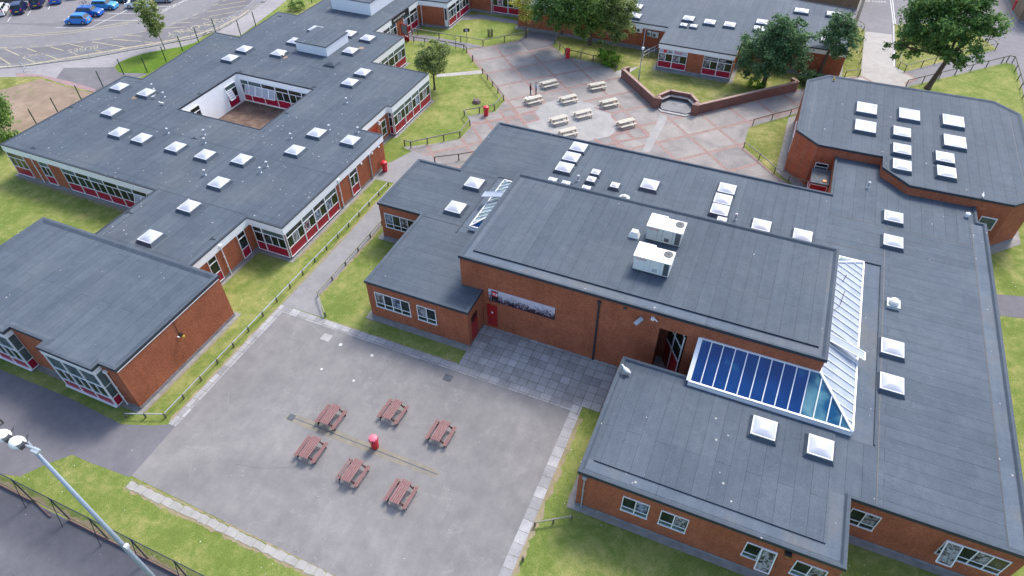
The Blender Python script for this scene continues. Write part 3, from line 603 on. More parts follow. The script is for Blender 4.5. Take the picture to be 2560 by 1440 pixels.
def brick_window(b_, axis, c, sgn, a0, a1, lights, posters=(), z=(1.70, 3.40), openk=None):
    o, u, n = frame_of(axis, c, sgn, a0); W = a1-a0; fr = MB(o, u, n); gl = MB(o, u, n); lo = MB(o, u, n); t = .06; z0, z1 = z; zm = z0+.42
    fr.box(-.03, W+.03, .0, .11, z0-.06, z0); fr.box(0, W, .0, .07, z1-t, z1)
    for a in (0, W-t): fr.box(a, a+t, .0, .07, z0, z1-t)
    lw = (W-2*t)/lights
    for k in range(1, lights): fr.box(t+k*lw-.035, t+k*lw+.035, .0, .065, z0, z1-t)
    fr.box(t, W-t, .0, .06, zm, zm+.06); f = obj('window', fr, 'white_frame', b_)
    gl.box(t, W-t, .01, .025, zm+.08, z1-t); lo.box(t, W-t, .01, .025, z0, zm)
    obj('glass', gl, 'glass_dark', f); obj('lower_glass', lo, 'glass_green' if a0 > -3 and a0 < 9 else 'glass_dark', f)
    for k in posters:
        p_ = MB(o, u, n); p_.box(t+k*lw+.07, t+(k+1)*lw-.07, .026, .03, zm+.13, z1-.11); obj('poster', p_, PM[(k+int(abs(a0))) % 3], f)
    if openk is not None:
        sh = MB(o, u, n); a, c_ = t+openk*lw, t+(openk+1)*lw; out = .55
        def P(s_, v): return sh.T(a+(c_-a)*s_, .08+out*(1-v), z0-.05+(z1-z0)*v)
        for e in (((0, 0), (1, 0)), ((0, 1), (1, 1)), ((0, 0), (0, 1)), ((1, 0), (1, 1))): sh.bar(P(*e[0]), P(*e[1]), .07, .07)
        obj('open_sash', sh, 'white_frame', f); gp = MB(); gp.face([P(.06, .05), P(.94, .05), P(.94, .95), P(.06, .95)]); obj('poster', gp, 'poster_grey', f)
def pipe(b_, axis, c, sgn, a, z1, mat='white_frame', r=.05):
    o, u, n = frame_of(axis, c, sgn, a); m_ = MB(); q = MB(o, u, n); m_.tube(q.T(0, .09, .0), q.T(0, .09, z1), r, n=8)
    h = MB(o, u, n); h.box(-.14, .14, .02, .22, z1-.02, z1+.2)
    p_ = obj('drainpipe', m_, mat, b_); obj('hopper_head', h, mat, p_)
    for z in (1.0, 2.2): h = MB(o, u, n); h.box(-.08, .08, 0, .10, z, z+.05); obj('bracket', h, mat, p_)
_sk = {}
def skylight(b_, px, py, z, w_=1.58, d_=1.58, h=.36, mx=0, dull=False):
    x, y = G(px, py, z+h); key = (w_, d_, h, dull)
    if key not in _sk:
        k = MB(); k.frust(0, 0, 0, h*.8, w_+.42, d_+.42, w_+.04, d_+.04)
        fr = MB(); fr.box(-w_/2-.02, w_/2+.02, -d_/2-.02, d_/2+.02, h*.8, h*.8+.07)
        dm = MB(); N = 14; i0 = 0; a = w_/2-.07; c_ = d_/2-.07
        for i in range(N+1):
            for j in range(N+1):
                s_, t_ = i/N*2-1, j/N*2-1; e = min(1-abs(s_), 1-abs(t_))
                dm.v.append((a*s_, c_*t_, h*.8+.07+.115*min(w_, 1.6)*min(1, (max(e, 0)*1.6)**.62)*(1.15-.3*(s_*s_+t_*t_))))
        for i in range(N):
            for j in range(N): p_ = i*(N+1)+j; dm.f.append([p_, p_+N+1, p_+N+2, p_+1])
        _sk[key] = (k, fr, dm)
        ko = obj('skylight', k, 'felt_plain', b_, (x, y, z)); fo = obj('frame', fr, 'felt_plain' if dull else 'dome_frame', ko, (x, y, z)); do = obj('dome', dm, 'felt_plain' if dull else 'dome_plastic', ko, (x, y, z), True)
        _sk[key] = (ko.data, fo.data, do.data); return ko
    ks, fs, ds = _sk[key]; o = bpy.data.objects.new('skylight', ks); C.objects.link(o); o.parent = b_; o.location = Vector((x, y, z))-wl(b_)
    for nm, dt in (('frame', fs), ('dome', ds)): c_ = bpy.data.objects.new(nm, dt); C.objects.link(c_); c_.parent = o
    return o
_vp = {}
def vent_pipe(b_, px, py, z, h=.62):
    x, y = G(px, py, z+h)
    if not _vp:
        a = MB(); a.lathe([(.16, 0), (.10, .06), (.07, .09), (.07, h-.08)], 10); c_ = MB(); c_.lathe([(.07, h-.1), (.13, h-.08), (.145, h-.02), (.08, h+.04), (.02, h+.05)], 12)
        o = obj('vent_pipe', a, 'galvanised', b_, (x, y, z)); k = obj('cap', c_, 'dome_frame', o, (x, y, z)); _vp['a'] = o.data; _vp['c'] = k.data; return
    o = bpy.data.objects.new('vent_pipe', _vp['a']); C.objects.link(o); o.parent = b_; o.location = Vector((x, y, z))-wl(b_)
    c_ = bpy.data.objects.new('cap', _vp['c']); C.objects.link(c_); c_.parent = o

# ---- west classroom block (white fascia, red panels, courtyard)
WZ = 4.0
WB = building('classroom_block', (-60, 55), 'large flat grey roofed classroom block with white fascia, red panels and a square courtyard hole')
wp = ccw([(-77.3, 36.05), (-54.85, 36.05), (-54.85, 27.75), (-43.4, 27.75), (-43.4, 36.0), (-39.25, 36.0), (-39.25, 54.0), (-42.15, 54.0), (-42.15, 59.9), (-41.5, 59.9), (-41.5, 69.15), (-50.05, 69.15), (-50.05, 77.7), (-54.85, 77.7), (-54.85, 90.7), (-54.85, 118), (-72, 118), (-70, 104), (-68.4, 84.4), (-68.5, 78.3), (-72, 78.3), (-71.4, 68.8), (-75.8, 68.8), (-74.5, 53.9), (-77.3, 53.7)])
brick_walls(WB, wp, WZ-.02); fascia(WB, wp, 3.18, WZ-.06)
# roof deck in pieces round the courtyard
cx0, cx1, cy0, cy1 = -64.6, -52.65, 49.65, 59.95
inn = offset(wp, -.12)
m_ = MB()
def ix(p_, ok): return [q for q in p_ if ok(q)]
m_.poly([(-77.2, 36.15), (-54.95, 36.15), (-54.75, 36.15), (-54.75, 27.85), (-43.5, 27.85), (-43.5, 36.1), (-39.35, 36.1), (-39.35, 49.65), (-77.2, 49.65)], WZ)
m_.poly([(-77.2, 49.65), (cx0, 49.65), (cx0, 59.95), (-75.0, 59.95), (-74.6, 54.0), (-77.2, 53.6)], WZ)
m_.poly([(cx1, 49.65), (-39.35, 49.65), (-39.35, 53.9), (-42.25, 53.9), (-42.25, 59.95), (cx1, 59.95)], WZ)
m_.poly([(-75.0, 59.95), (-42.25, 59.95), (-41.6, 60.0), (-41.6, 69.05), (-50.15, 69.05), (-50.15, 77.6), (-54.95, 77.6), (-54.95, 117.9), (-71.9, 117.9), (-68.3, 84.4), (-68.4, 78.2), (-71.9, 78.2), (-71.3, 68.7), (-75.7, 68.7)], WZ)
obj('roof', m_, 'felt_droppings', WB)
m_ = MB(); po = offset(wp, .09); m_.ring(po, inn, WZ+.03); m_.skin(po, WZ-.07, WZ+.03); m_.skin(inn, WZ, WZ+.03, True); obj('drip_trim', m_, 'black_trim', WB)
m_ = MB(); pa = offset(wp, -.9); pb_ = offset(wp, -.94); m_.ring(pa, pb_, WZ+.004)
cr_ = [(cx0, cy0), (cx1, cy0), (cx1, cy1), (cx0, cy1)]
m_.ring(offset(cr_, .74), offset(cr_, .70), WZ+.004)
for yy in (45.2, 64.9): m_.strip((-77, yy) if yy < 50 else (-75.2, yy), (-39.6, yy) if yy < 50 else (-42.1, yy), .05, WZ+.005)
m_.strip((-54.9, 36.3), (-43.4, 36.3), .05, WZ+.005)
obj('roof_seam', m_, 'black_trim', WB)
m_ = MB(); m_.ring(offset(cr_, .10), cr_, WZ+.05); m_.skin(offset(cr_, .1), WZ, WZ+.05); m_.skin(cr_, WZ-.15, WZ+.05, True); obj('courtyard_trim', m_, 'black_trim', WB)
m_ = MB(); m_.skin([(cx0-.02, cy0-.02), (cx1+.02, cy0-.02), (cx1+.02, cy1+.02), (cx0-.02, cy1+.02)], 0, WZ-.1, True); obj('courtyard_wall', m_, 'white_paint', WB)
m_ = MB(); m_.poly([(cx0, cy0), (cx1, cy0), (cx1, cy1), (cx0, cy1)], .06); obj('courtyard_floor', m_, 'courtyard_soil', WB)
for a0, a1, n_, po_, op in ((-64.35, -63.1, 2, (), (1,)), (-63.1, -61.0, 2, (), (0, 1)), (-61, -58.85, 2, (), (0, 1)), (-58.85, -56.75, 2, (), ()), (-56.75, -54.7, 2, (), ()), (-54.7, -52.8, 2, (), ())):
    bay(WB, 'y', cy1, -1, a0, a1, n_, posters=po_, opened=op, glass='glass_dark')
bay(WB, 'x', cx0, 1, 57.2, 59.15, 2, opened=(0,)); bay(WB, 'x', cx0, 1, 51.0, 52.6, 2)
# south front
bay(WB, 'y', 36.05, -1, -77.15, -74.5, 3); bay(WB, 'y', 36.05, -1, -72.2, -70.75, 2); pipe(WB, 'y', 36.05, -1, -73.1, 3.4)
for k in range(6): bay(WB, 'y', 36.05, -1, -68.75+2.04*k, -66.71+2.04*k, 2, opened=(0, 1) if k == 5 else (), top='glass_green' if k % 2 == 0 else 'glass_dark')
bay(WB, 'y', 36.05, -1, -56.5, -54.9, 2)
for a0 in (34.1, 30.1, 28.2): bay(WB, 'x', -43.4, 1, a0, a0+1.05 if a0 > 29 else 28.9, 1, glass='glass_dark')
pipe(WB, 'x', -43.4, 1, 32.0, 3.5)
bay(WB, 'y', 36.0, -1, -43.05, -41.95, 1); bay(WB, 'y', 36.0, -1, -41.95, -39.3, 3)
bay(WB, 'x', -39.25, 1, 36.08, 38.65, 3, posters=(1,)); 
for a0, a1, po_ in ((38.65, 40.5, (0,)), (40.5, 42.45, (0,)), (42.45, 44.5, (0,))): bay(WB, 'x', -39.25, 1, a0, a1, 2, posters=po_)
bay(WB, 'x', -39.25, 1, 47.0, 48.45, 2); pipe(WB, 'x', -39.25, 1, 45.1, 3.5); pipe(WB, 'x', -39.25, 1, 50.95, 3.1, 'galvanised', .06)
for y in (49.4, 51.6, 53.0): m_ = MB(); m_.box(-39.25, -39.1, y-.09, y+.09, 2.9, 3.08); obj('wall_lamp', m_, 'white_frame', WB)
m_ = MB((-42.15, 0, 0), (0, 1), (1, 0)); m_.box(55.9, 57.3, .0, .06, .1, 2.7); obj('door', m_, 'red_door', WB)
fr = MB((-42.15, 0, 0), (0, 1), (1, 0)); [fr.box(a, a+.08, 0, .07, .75, 2.7) for a in (58.1, 59.1)]; [fr.box(58.18, 59.1, 0, .07, z, z+.08) for z in (.75, 1.7, 2.62)]
f_ = obj('window', fr, 'white_frame', WB); g_ = MB((-42.15, 0, 0), (0, 1), (1, 0)); g_.box(58.18, 59.1, .01, .03, .83, 2.62); obj('glass', g_, 'glass_dark', f_)
m_ = MB(); m_.tube((-42.15, 57.7, 2.75), (-41.95, 57.7, 2.75), .16); m_.tube((-42.15, 57.7, 3.0), (-41.9, 57.7, 3.0), .08); obj('wall_lamp', m_, 'white_frame', WB)
bay(WB, 'y', 59.9, -1, -42.1, -41.55, 1)
for a0, a1, n_, po_ in ((59.95, 62.6, 3, (1,)), (62.6, 64.45, 2, (1,)), (64.45, 66.3, 2, (1,)), (66.3, 69.1, 3, (1,))): bay(WB, 'x', -41.5, 1, a0, a1, n_, posters=po_, top='glass_green')
for a0, a1, n_, po_ in ((69.4, 71.3, 2, ()), (71.3, 73.1, 2, ()), (73.1, 74.6, 1, ()), (74.6, 77.6, 3, (1,))): bay(WB, 'x', -50.05, 1, a0, a1, n_, posters=po_, top='glass_green')
for a0, a1, po_ in ((77.9, 79.8, ()), (79.8, 81.7, (1,)), (81.7, 83.5, (0,)), (85.6, 87.6, (0,)), (87.6, 89.9, (1,))): bay(WB, 'x', -54.85, 1, a0, a1, 2, posters=po_)
m_ = MB((-54.85, 0, 0), (0, 1), (1, 0)); m_.box(82.4, 87.4, .08, .14, 3.15, 4.0); sg = obj('sign_board', m_, 'sign_black', WB)
obj('sign_lettering', text_mb('MAIN RECEPTION', .42, (-54.70, 82.8, 3.4), (0, 1, 0), (1, 0, 0)), 'letter_white', sg)
m_ = MB(); m_.bar((-54.8, 84.6, .1), (-53.5, 84.5, .1), .08, .12); m_.bar((-54.8, 84.6, 2.5), (-53.5, 84.5, 2.5), .08, .12); m_.bar((-53.5, 84.5, .1), (-53.5, 84.5, 2.5), .1, .1); m_.bar((-54.7, 84.6, .1), (-54.7, 84.6, 2.5), .1, .1); m_.bar((-54.7, 84.6, 1.0), (-53.5, 84.5, 1.0), .08, .12); m_.bar((-54.7, 84.6, .4), (-53.5, 84.5, .4), .06, .5)
d_ = obj('door', m_, 'red_door', WB); m_ = MB(); m_.face([(-54.7, 84.6, 1.0), (-53.5, 84.5, 1.0), (-53.5, 84.5, 2.5), (-54.7, 84.6, 2.5)]); obj('door_glass', m_, 'glass_teal', d_)
# rooftop plant rooms
for (x0, x1, y0, y1, h_) in ((-61.2, -56.3, 68.3, 73.4, 1.35), (-65.1, -58.2, 82.4, 91., 1.9)):
    m_ = MB(); m_.box(x0, x1, y0, y1, WZ, WZ+h_-.1); pr = obj('plant_room', m_, 'white_frame', WB)
    m_ = MB(); m_.box(x0-.08, x1+.08, y0-.08, y1+.08, WZ+h_-.1, WZ+h_); obj('trim', m_, 'black_trim', pr)
    m_ = MB(); m_.poly([(x0-.05, y0-.05), (x1+.05, y0-.05), (x1+.05, y1+.05), (x0-.05, y1+.05)], WZ+h_+.01); obj('roof_top', m_, 'felt_droppings', pr)
for p_ in ((298.6, 215.3), (365.3, 230), (277.8, 277.8), (297, 329), (354, 344), (439, 366), (512.5, 385.5), (611, 121), (575, 143.6), (697, 130.6), (919, 93.5), (876, 125), (907, 179), (875, 204), (791.7, 330.5), (876, 349), (737.5, 374), (604, 397), (547, 455), (472, 514), (375, 590.5), (789, 71), (737, 101), (873, 82)): skylight(WB, *p_, WZ)
skylight(WB, 830, 158, WZ, 1.5, 1.4, .2, dull=True)
for p_ in ((377.8, 209.7), (406, 230.6), (415.3, 320.8), (507, 324.4), (508, 345.3), (508.3, 424.7), (864.4, 244.4), (820.8, 312.5), (724.4, 333.3), (893, 318), (663.9, 403.9), (647.8, 418.6)): vent_pipe(WB, *p_, WZ)
m_ = MB()
for px_, py_ in ((178, 268), (487, 346), (84, 371), (717, 283), (325, 532), (533, 598), (500, 235), (602, 180), (786, 218), (658, 6), (700, 41)): x, y = G(px_, py_, WZ); m_.box(x-.28, x+.28, y-.05, y+.05, WZ, WZ+.05); m_.box(x-.28, x-.2, y-.28, y+.28, WZ, WZ+.045)
obj('roof_outlet', m_, 'black_trim', WB)
m_ = MB()
for px_, py_ in ((338, 244), (712, 143), (906, 194), (903, 120)):
    x, y = G(px_, py_, WZ); m_.poly([(x+random.uniform(.3, .5)*math.cos(t), y+random.uniform(.3, .5)*math.sin(t)) for t in np.linspace(0, 5.8, 11)], WZ+.012); obj('moss_patch', m_, 'dirt', WB); m_ = MB()


# ---- north wing beyond
NB_ = building('north_wing', (-48, 100), 'brick and white wing at the top edge with red panels beside the small sign lawn')
np_ = [(-54.8, 90.7), (-50.1, 91.2), (-50.1, 99.2), (-30.5, 100.2), (-30.5, 125), (-54.8, 125)]
brick_walls(NB_, np_, 3.98); fascia(NB_, np_, 3.18, 3.94); flat_roof(NB_, np_, 4.0, 'felt_pale', .03, .12)
bay(NB_, 'x', -50.1, 1, 91.25, 93.9, 3, posters=(0, 2)); bay(NB_, 'x', -50.1, 1, 94.0, 95.2, 1); bay(NB_, 'x', -50.1, 1, 95.2, 98.6, 3, posters=(0,))
for k in range(3): bay(NB_, 'y', 99.42+k*.1, -1, -46.1+2.7*k, -43.4+2.7*k, 3, posters=(1,))
m_ = MB((0, 91.14, 0), (1, 0), (0, -1)); m_.box(-50.65, -50.12, 0, .08, .3, 3.2); f_ = obj('window', m_, 'white_frame', NB_); m_ = MB((0, 91.14, 0), (1, 0), (0, -1)); m_.box(-50.57, -50.2, .0801, .09, 1.3, 3.1); obj('glass', m_, 'glass_dark', f_)
pipe(NB_, 'y', 90.75, -1, -54.5, 3.4)
pipe(NB_, 'y', 99.4, -1, -46.35, 3.4)

# ---- south west block with glazed bays
SZ = 4.85
SB = building('bay_window_block', (-48, 22), 'brick block with glazed red and white projecting bays at the left edge beside the playground')
sp = ccw([(-60, 16.65), (-39.3, 16.65), (-39.3, 27.7), (-60, 27.7)])
brick_walls(SB, sp, SZ-.02)
rp = ccw([(-60, 16.05), (-50.45, 16.05), (-50.45, 16.7), (-46.6, 16.7), (-46.6, 16.0), (-41.0, 16.0), (-41.0, 16.65), (-39.3, 16.65), (-39.3, 27.7), (-60, 27.7)])
flat_roof(SB, rp, SZ, 'felt_pale', .16, .5, .06)
m_ = MB(); m_.box(-39.31, -39.23, 16.66, 27.6, SZ-.22, SZ-.125); obj('fascia', m_, 'white_paint', SB)
for x0, x1 in ((-46.55, -41.05), (-56.0, -50.5)):
    n_ = 3; o = (x0, 16.0, 0); W = x1-x0; fr = MB(o, (1, 0), (0, -1)); gl = MB(o, (1, 0), (0, -1)); pn = MB(o, (1, 0), (0, -1))
    D = -.66; fr.box(0, W, D, .06, SZ-.6, SZ-.14); fr.box(0, W, D, .12, .22, .32)
    for a in (0, W-.14): fr.box(a, a+.14, D, .02, .32, SZ-.6)
    fr.box(.14, W-.14, -.06, .02, 1.16, 1.26); fr.box(.14, W-.14, -.06, .02, 2.58, 2.68)
    lw = (W-.28)/n_
    for k in range(1, n_): fr.box(.14+k*lw-.06, .14+k*lw+.06, -.06, .03, .32, SZ-.6)
    for k in range(n_*2): 
        if k % 2: fr.box(.14+k*lw/2-.03, .14+k*lw/2+.03, -.06, .02, 1.26, 2.58)
    gl.box(.14, W-.14, -.05, -.035, 1.26, 2.58); 
    up = MB(o, (1, 0), (0, -1)); up.box(.14, W-.14, -.05, -.035, 2.68, SZ-.6); pn.box(.14, W-.14, -.05, -.02, .32, 1.16)
    f_ = obj('bay_window', fr, 'white_frame', SB); obj('glass', gl, 'glass_dark', f_); obj('upper_glass', up, 'glass_green', f_); obj('panel', pn, 'red_panel', f_)
    sd_ = MB((x1, 16.0, 0), (0, 1), (1, 0)); sd_.box(.08, .6, .001, .02, 1.3, 2.55); sd_.box(.08, .6, .001, .02, 2.65, SZ-.7); obj('side_glass', sd_, 'glass_green', f_)
    sd_ = MB((x1, 16.0, 0), (0, 1), (1, 0)); sd_.box(.08, .6, .001, .02, .35, 1.18); obj('panel', sd_, 'red_panel', f_)
    m_ = MB(o, (1, 0), (0, -1)); m_.box(.02, W-.02, D, .0, 0, .22); obj('bay_plinth', m_, 'concrete_grey', f_)
pipe(SB, 'y', 16.65, -1, -40.65, 4.1)

# ---- central flat roofed block
CZ = 4.3
CB = building('dining_block', (0, 45), 'large L shaped brick block with dark felt roofs and white rooflights wrapping round the hall')
cp_ = ccw([(-32.6, 42.5), (-27.78, 42.5), (-27.78, 32.5), (-18.1, 32.5), (-18.1, 35.38), (-19.9, 35.38), (-19.9, 48.0), (8.3, 48.0), (8.3, 35.4), (3.2, 35.4), (3.2, 32.85), (-5.05, 32.85), (-5.05, 22.4), (11.3, 22.4), (11.3, 27.3), (21.4, 27.3), (21.4, 61.3), (20.7, 61.3), (20.7, 64.2), (14.6, 64.2), (12.2, 68.2), (7.9, 68.2), (7.9, 60.8), (-27.78, 60.8), (-27.78, 50.7), (-32.6, 50.7)])
m_ = MB(); m_.skin(cp_, 0, CZ-.02); obj('wall', m_, 'brick_red', CB)
m_ = MB(); po = offset(cp_, .025)
m_.skin(po, 0, .3); obj('plinth', m_, 'concrete_grey', CB)
for rect in (((-32.6, 42.5), (-27.78, 42.5)), ((-27.78, 32.5), (-18.1, 32.5)), ((-27.78, 32.5), (-27.78, 42.5)), ((-32.6, 42.5), (-32.6, 50.7)), ((-5.05, 22.4), (-5.05, 30.4)), ((-5.05, 22.4), (11.3, 22.4)), ((11.3, 27.3), (21.4, 27.3)), ((21.4, 27.3), (21.4, 61.3)), ((11.3, 22.4), (11.3, 27.3))):
    (xa, ya), (xb, yb) = rect
    if xa == xb: s_ = -1 if xa < -5 or xa == -5.05 else 1; aprons.poly([(xa, ya), (xa+s_*.55, ya), (xa+s_*.55, yb), (xa, yb)], .031)
    else: aprons.poly([(xa-.5, ya-.48), (xb+.3, ya-.48), (xb+.3, ya), (xa-.5, ya)], .034)
m_ = MB(); m_.poly([(-32.6, 42.5), (-27.78, 42.5), (-27.78, 32.5), (-18.1, 32.5), (-18.1, 35.38), (-19.9, 35.38), (-19.9, 48.0), (-19.9, 60.8), (-27.78, 60.8), (-27.78, 50.7), (-32.6, 50.7)], CZ); obj('roof', m_, 'felt_old', CB)
m_ = MB(); m_.poly([(-19.9, 48.0), (7.9, 48.0), (7.9, 60.8), (-19.9, 60.8)], CZ); obj('roof', m_, 'felt_lengthways', CB)
m_ = MB(); m_.poly([(7.9, 57.5), (12.3, 57.5), (20.7, 57.5), (20.7, 64.2), (14.6, 64.2), (12.2, 68.2), (7.9, 68.2)], CZ); obj('roof', m_, 'felt_lengthways', CB)
m_ = MB(); m_.poly([(7.9, 48.0), (8.3, 48.0), (8.3, 34.0), (12.9, 34), (12.9, 27.3), (21.4, 27.3), (21.4, 61.3), (20.7, 61.3), (20.7, 57.5), (7.9, 57.5)], CZ); obj('roof', m_, 'felt_crossways', CB)
m_ = MB(); m_.poly([(-5.05, 22.4), (11.3, 22.4), (11.3, 27.3), (12.9, 27.3), (12.9, 34), (8.3, 34), (8.3, 35.4), (3.2, 35.4), (3.2, 32.85), (-5.05, 32.85)], CZ); obj('roof', m_, 'felt_lengthways', CB)
# edges (outer parapets)
def edge(b_, pts, z, wi=.28, h=.13, closed=False, ow=.07):
    m_ = MB(); t_ = MB()
    n = len(pts)
    L = []
    for k in range(n):
        a = Vector(pts[k-1]) if k else None; b2 = Vector(pts[k]); c_ = Vector(pts[k+1]) if k < n-1 else None
        e1 = (b2-a).normalized() if a is not None else (c_-b2).normalized(); e2 = (c_-b2).normalized() if c_ is not None else e1
        n1 = Vector((e1.y, -e1.x)); n2 = Vector((e2.y, -e2.x)); mm = n1+n2; L.append((b2, mm/mm.dot(n1)))
    O = lambda k, d: tuple(L[k][0]+L[k][1]*d)
    for k in range(n-1):
        def Q(z_a, d_a, z_b, d_b, mb): mb.face([(*O(k, d_a), z_a), (*O(k+1, d_a), z_a), (*O(k+1, d_b), z_b), (*O(k, d_b), z_b)])
        Q(z-.12, ow, z+h, ow, m_); Q(z+h, ow, z+h, -wi*.55, m_); Q(z+h, -wi*.55, z+.001, -wi, m_)
        Q(z-.14, ow+.02, z+h-.04, ow+.02, t_); Q(z+h-.04, ow+.02, z+h-.04, ow, t_)
    obj('roof_edge', m_, 'felt_plain', b_); obj('drip_trim', t_, 'black_trim', b_)
edge(CB, [(-27.78, 60.8), (-27.78, 50.7), (-32.6, 50.7), (-32.6, 42.5), (-27.78, 42.5), (-27.78, 32.5), (-18.1, 32.5), (-18.1, 35.34)], CZ)
edge(CB, [(7.9, 68.1), (7.9, 60.8), (-27.78, 60.8)], CZ, .22, .16)
edge(CB, [(3.2, 32.85), (-5.05, 32.85), (-5.05, 22.4), (11.3, 22.4), (11.3, 27.3), (21.4, 27.3), (21.4, 61.3), (20.7, 61.3), (20.7, 63.9)], CZ, .25, .15)
raised_deck(CB, (-4.4, 10.15, 23.55, 31.9), CZ, 'felt_lengthways', .10)
m_ = MB(); m_.poly([(-4.75, 22.75), (11.0, 22.75), (11.0, 27.3), (10.15, 27.3), (10.15, 23.55), (-4.75, 23.55)], CZ+.012); obj('gutter', m_, 'felt_gutter', CB)
m_ = MB(); m_.poly([(20.25, 27.6), (21.1, 27.6), (21.1, 61.0), (20.25, 61.0)], CZ+.012); obj('gutter', m_, 'felt_gutter', CB)
for p_, q_ in (((20.2, 27.6), (20.2, 61.0)), ((12.9, 27.5), (12.9, 33.9)), ((12.9, 34.0), (12.9, 57.5)), ((8.3, 53.2), (12.9, 53.2)), ((-27.6, 42.4), (-20, 42.4)), ((-27.7, 50.7), (-20, 50.7)), ((7.9, 57.5), (20.1, 57.5)), ((9.6, 27.4), (9.6, 27.4+3))): m_ = MB(); m_.strip(p_, q_, .05, CZ+.016); obj('roof_seam', m_, 'black_trim', CB)
m_ = MB(); m_.box(8.4, 12.7, 51.45, 51.55, CZ, CZ+.12); m_.box(12.6, 12.7, 32.0, 51.45, CZ, CZ+.10); obj('deck_upstand', m_, 'felt_plain', CB)
m_ = MB(); m_.poly([(11.25, 31.9), (12.55, 31.9), (12.55, 51.4), (11.25, 51.4)], CZ+.010); obj('gutter', m_, 'felt_gutter', CB); m_ = MB(); m_.poly([(-23.5, 41.6), (-22.7, 41.6), (-22.7, 51.0), (-23.5, 51.0)], CZ+.01); obj('gutter', m_, 'felt_gutter', CB)
m_ = MB(); m_.box(-23.6, -23.5, 41.4, 51.1, CZ, CZ+.09); m_.box(-23.5, -20.1, 51.0, 51.1, CZ, CZ+.09); obj('deck_upstand', m_, 'felt_plain', CB)
brick_window(CB, 'y', 32.5, -1, -27.05, -23.6, 4, (0, 2)); brick_window(CB, 'y', 32.5, -1, -22.9, -21.1, 2, (0,))
brick_window(CB, 'y', 42.5, -1, -32.1, -28.6, 4, (0, 2), (1.6, 3.3))
brick_window(CB, 'y', 22.4, -1, -1.95, -.15, 2, (1,)); brick_window(CB, 'y', 22.4, -1, .58, 2.38, 2, (1,)); brick_window(CB, 'y', 22.4, -1, 5.95, 7.8, 2, (), openk=1); brick_window(CB, 'y', 22.4, -1, 8.88, 10.7, 2, (1,))
brick_window(CB, 'y', 27.3, -1, 11.8, 13.55, 2, (1,)); brick_window(CB, 'y', 27.3, -1, 17.25, 20.8, 4, (2,), openk=0)
pipe(CB, 'y', 22.4, -1, -4.6, 3.9, 'galvanised', .055)
m_ = MB((-18.1, 0, 0), (0, 1), (1, 0)); m_.box(33.1, 34.1, 0, .05, .3, 2.45); d_ = obj('door', m_, 'red_door', CB); m_ = MB((-18.1, 0, 0), (0, 1), (1, 0)); m_.box(33.1, 34.1, 0, .045, 2.5, 3.2); obj('door_glass', m_, 'glass_dark', d_)
for p_ in ((1186, 456), (1139.5, 517)): skylight(CB, *p_, CZ)
for p_ in ((1447, 366.4), (1429, 391), (1411.7, 417)): skylight(CB, *p_, CZ)
for p_ in ((1380.6, 449.7), (1414, 458), (1465, 470), (1489.7, 429), (1478.6, 447), (1537.5, 462), (1804.7, 549)): skylight(CB, *p_, CZ, .82, .82, .34)
for p_ in ((1625, 460), (1818, 470.5), (1808, 497), (1800, 523), (1904, 562), (2007, 587.5), (2234.7, 541), (2233.8, 602), (2232, 868), (2230.5, 957)): skylight(CB, *p_, CZ)
for p_ in ((1910.5, 1069), (2052, 1117)): skylight(CB, *p_, CZ+.10)
for p_ in ((1445.8, 438.6), (1841.9, 534.6), (2175, 455.5)): vent_pipe(CB, *p_, CZ)
x, y = G(1561, 492, CZ+.2); m_ = MB(); m_.lathe([(.55, CZ), (.55, CZ+.12), (.42, CZ+.2), (.25, CZ+.24), (.25, CZ+.36), (.12, CZ+.42)], 16, (x, y)); obj('roof_fan', m_, 'machine_grey', CB)
x, y = G(2233, 760, CZ+.15); m_ = MB(); m_.box(x-.5, x+.5, y-.5, y+.5, CZ, CZ+.28); fan = obj('roof_fan', m_, 'machine_grey', CB); m_ = MB(); m_.lathe([(.38, CZ+.28), (.4, CZ+.5), (.3, CZ+.62), (.1, CZ+.66)], 14, (x, y)); obj('cowl', m_, 'machine_white', fan)
x, y = G(2420, 536, CZ+.3); m_ = MB(); m_.lathe([(.1, CZ), (.12, CZ+.2), (.22, CZ+.28), (.22, CZ+.4), (.1, CZ+.5)], 12, (x, y)); obj('roof_vent', m_, 'white_frame', CB)

# lean-to glass roofs round the hall
def glass_roof(b_, quads, bars, mat_list, label=None):
    fr = MB(); root = None
    for k, (q, mt) in enumerate(zip(quads, mat_list)):
        m_ = MB(); m_.face(q)
        if root is None: root = obj('glass_roof', bars, 'white_frame', b_)
        obj('glazing', m_, mt, root)
    return root
HZ, EZ = 6.15, 4.72; gx, gy = 8.36, 35.34; ex, ey = 11.12, 32.22; gy2, ey2 = 48.0, 50.9
x0 = -.08
br_ = MB(); 
def bb(p_, q_, w_=.07, h_=.09, dz=.04): br_.bar((p_[0], p_[1], p_[2]+dz), (q_[0], q_[1], q_[2]+dz), w_, h_)
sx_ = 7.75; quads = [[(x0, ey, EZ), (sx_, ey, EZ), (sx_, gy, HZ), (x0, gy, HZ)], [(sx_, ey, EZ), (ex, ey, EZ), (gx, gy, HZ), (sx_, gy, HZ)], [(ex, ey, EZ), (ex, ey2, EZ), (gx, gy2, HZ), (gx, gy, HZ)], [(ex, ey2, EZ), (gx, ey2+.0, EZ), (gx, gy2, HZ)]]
n_ = 13
for k in range(n_+1):
    xx = x0+(ex-x0)*k/n_
    if xx <= gx: bb((xx, ey, EZ), (xx, gy, HZ))
    else: t = (ex-xx)/(ex-gx); bb((xx, ey, EZ), (xx, ey+(gy-ey)*t, EZ+(HZ-EZ)*t))
yy = ey+.8
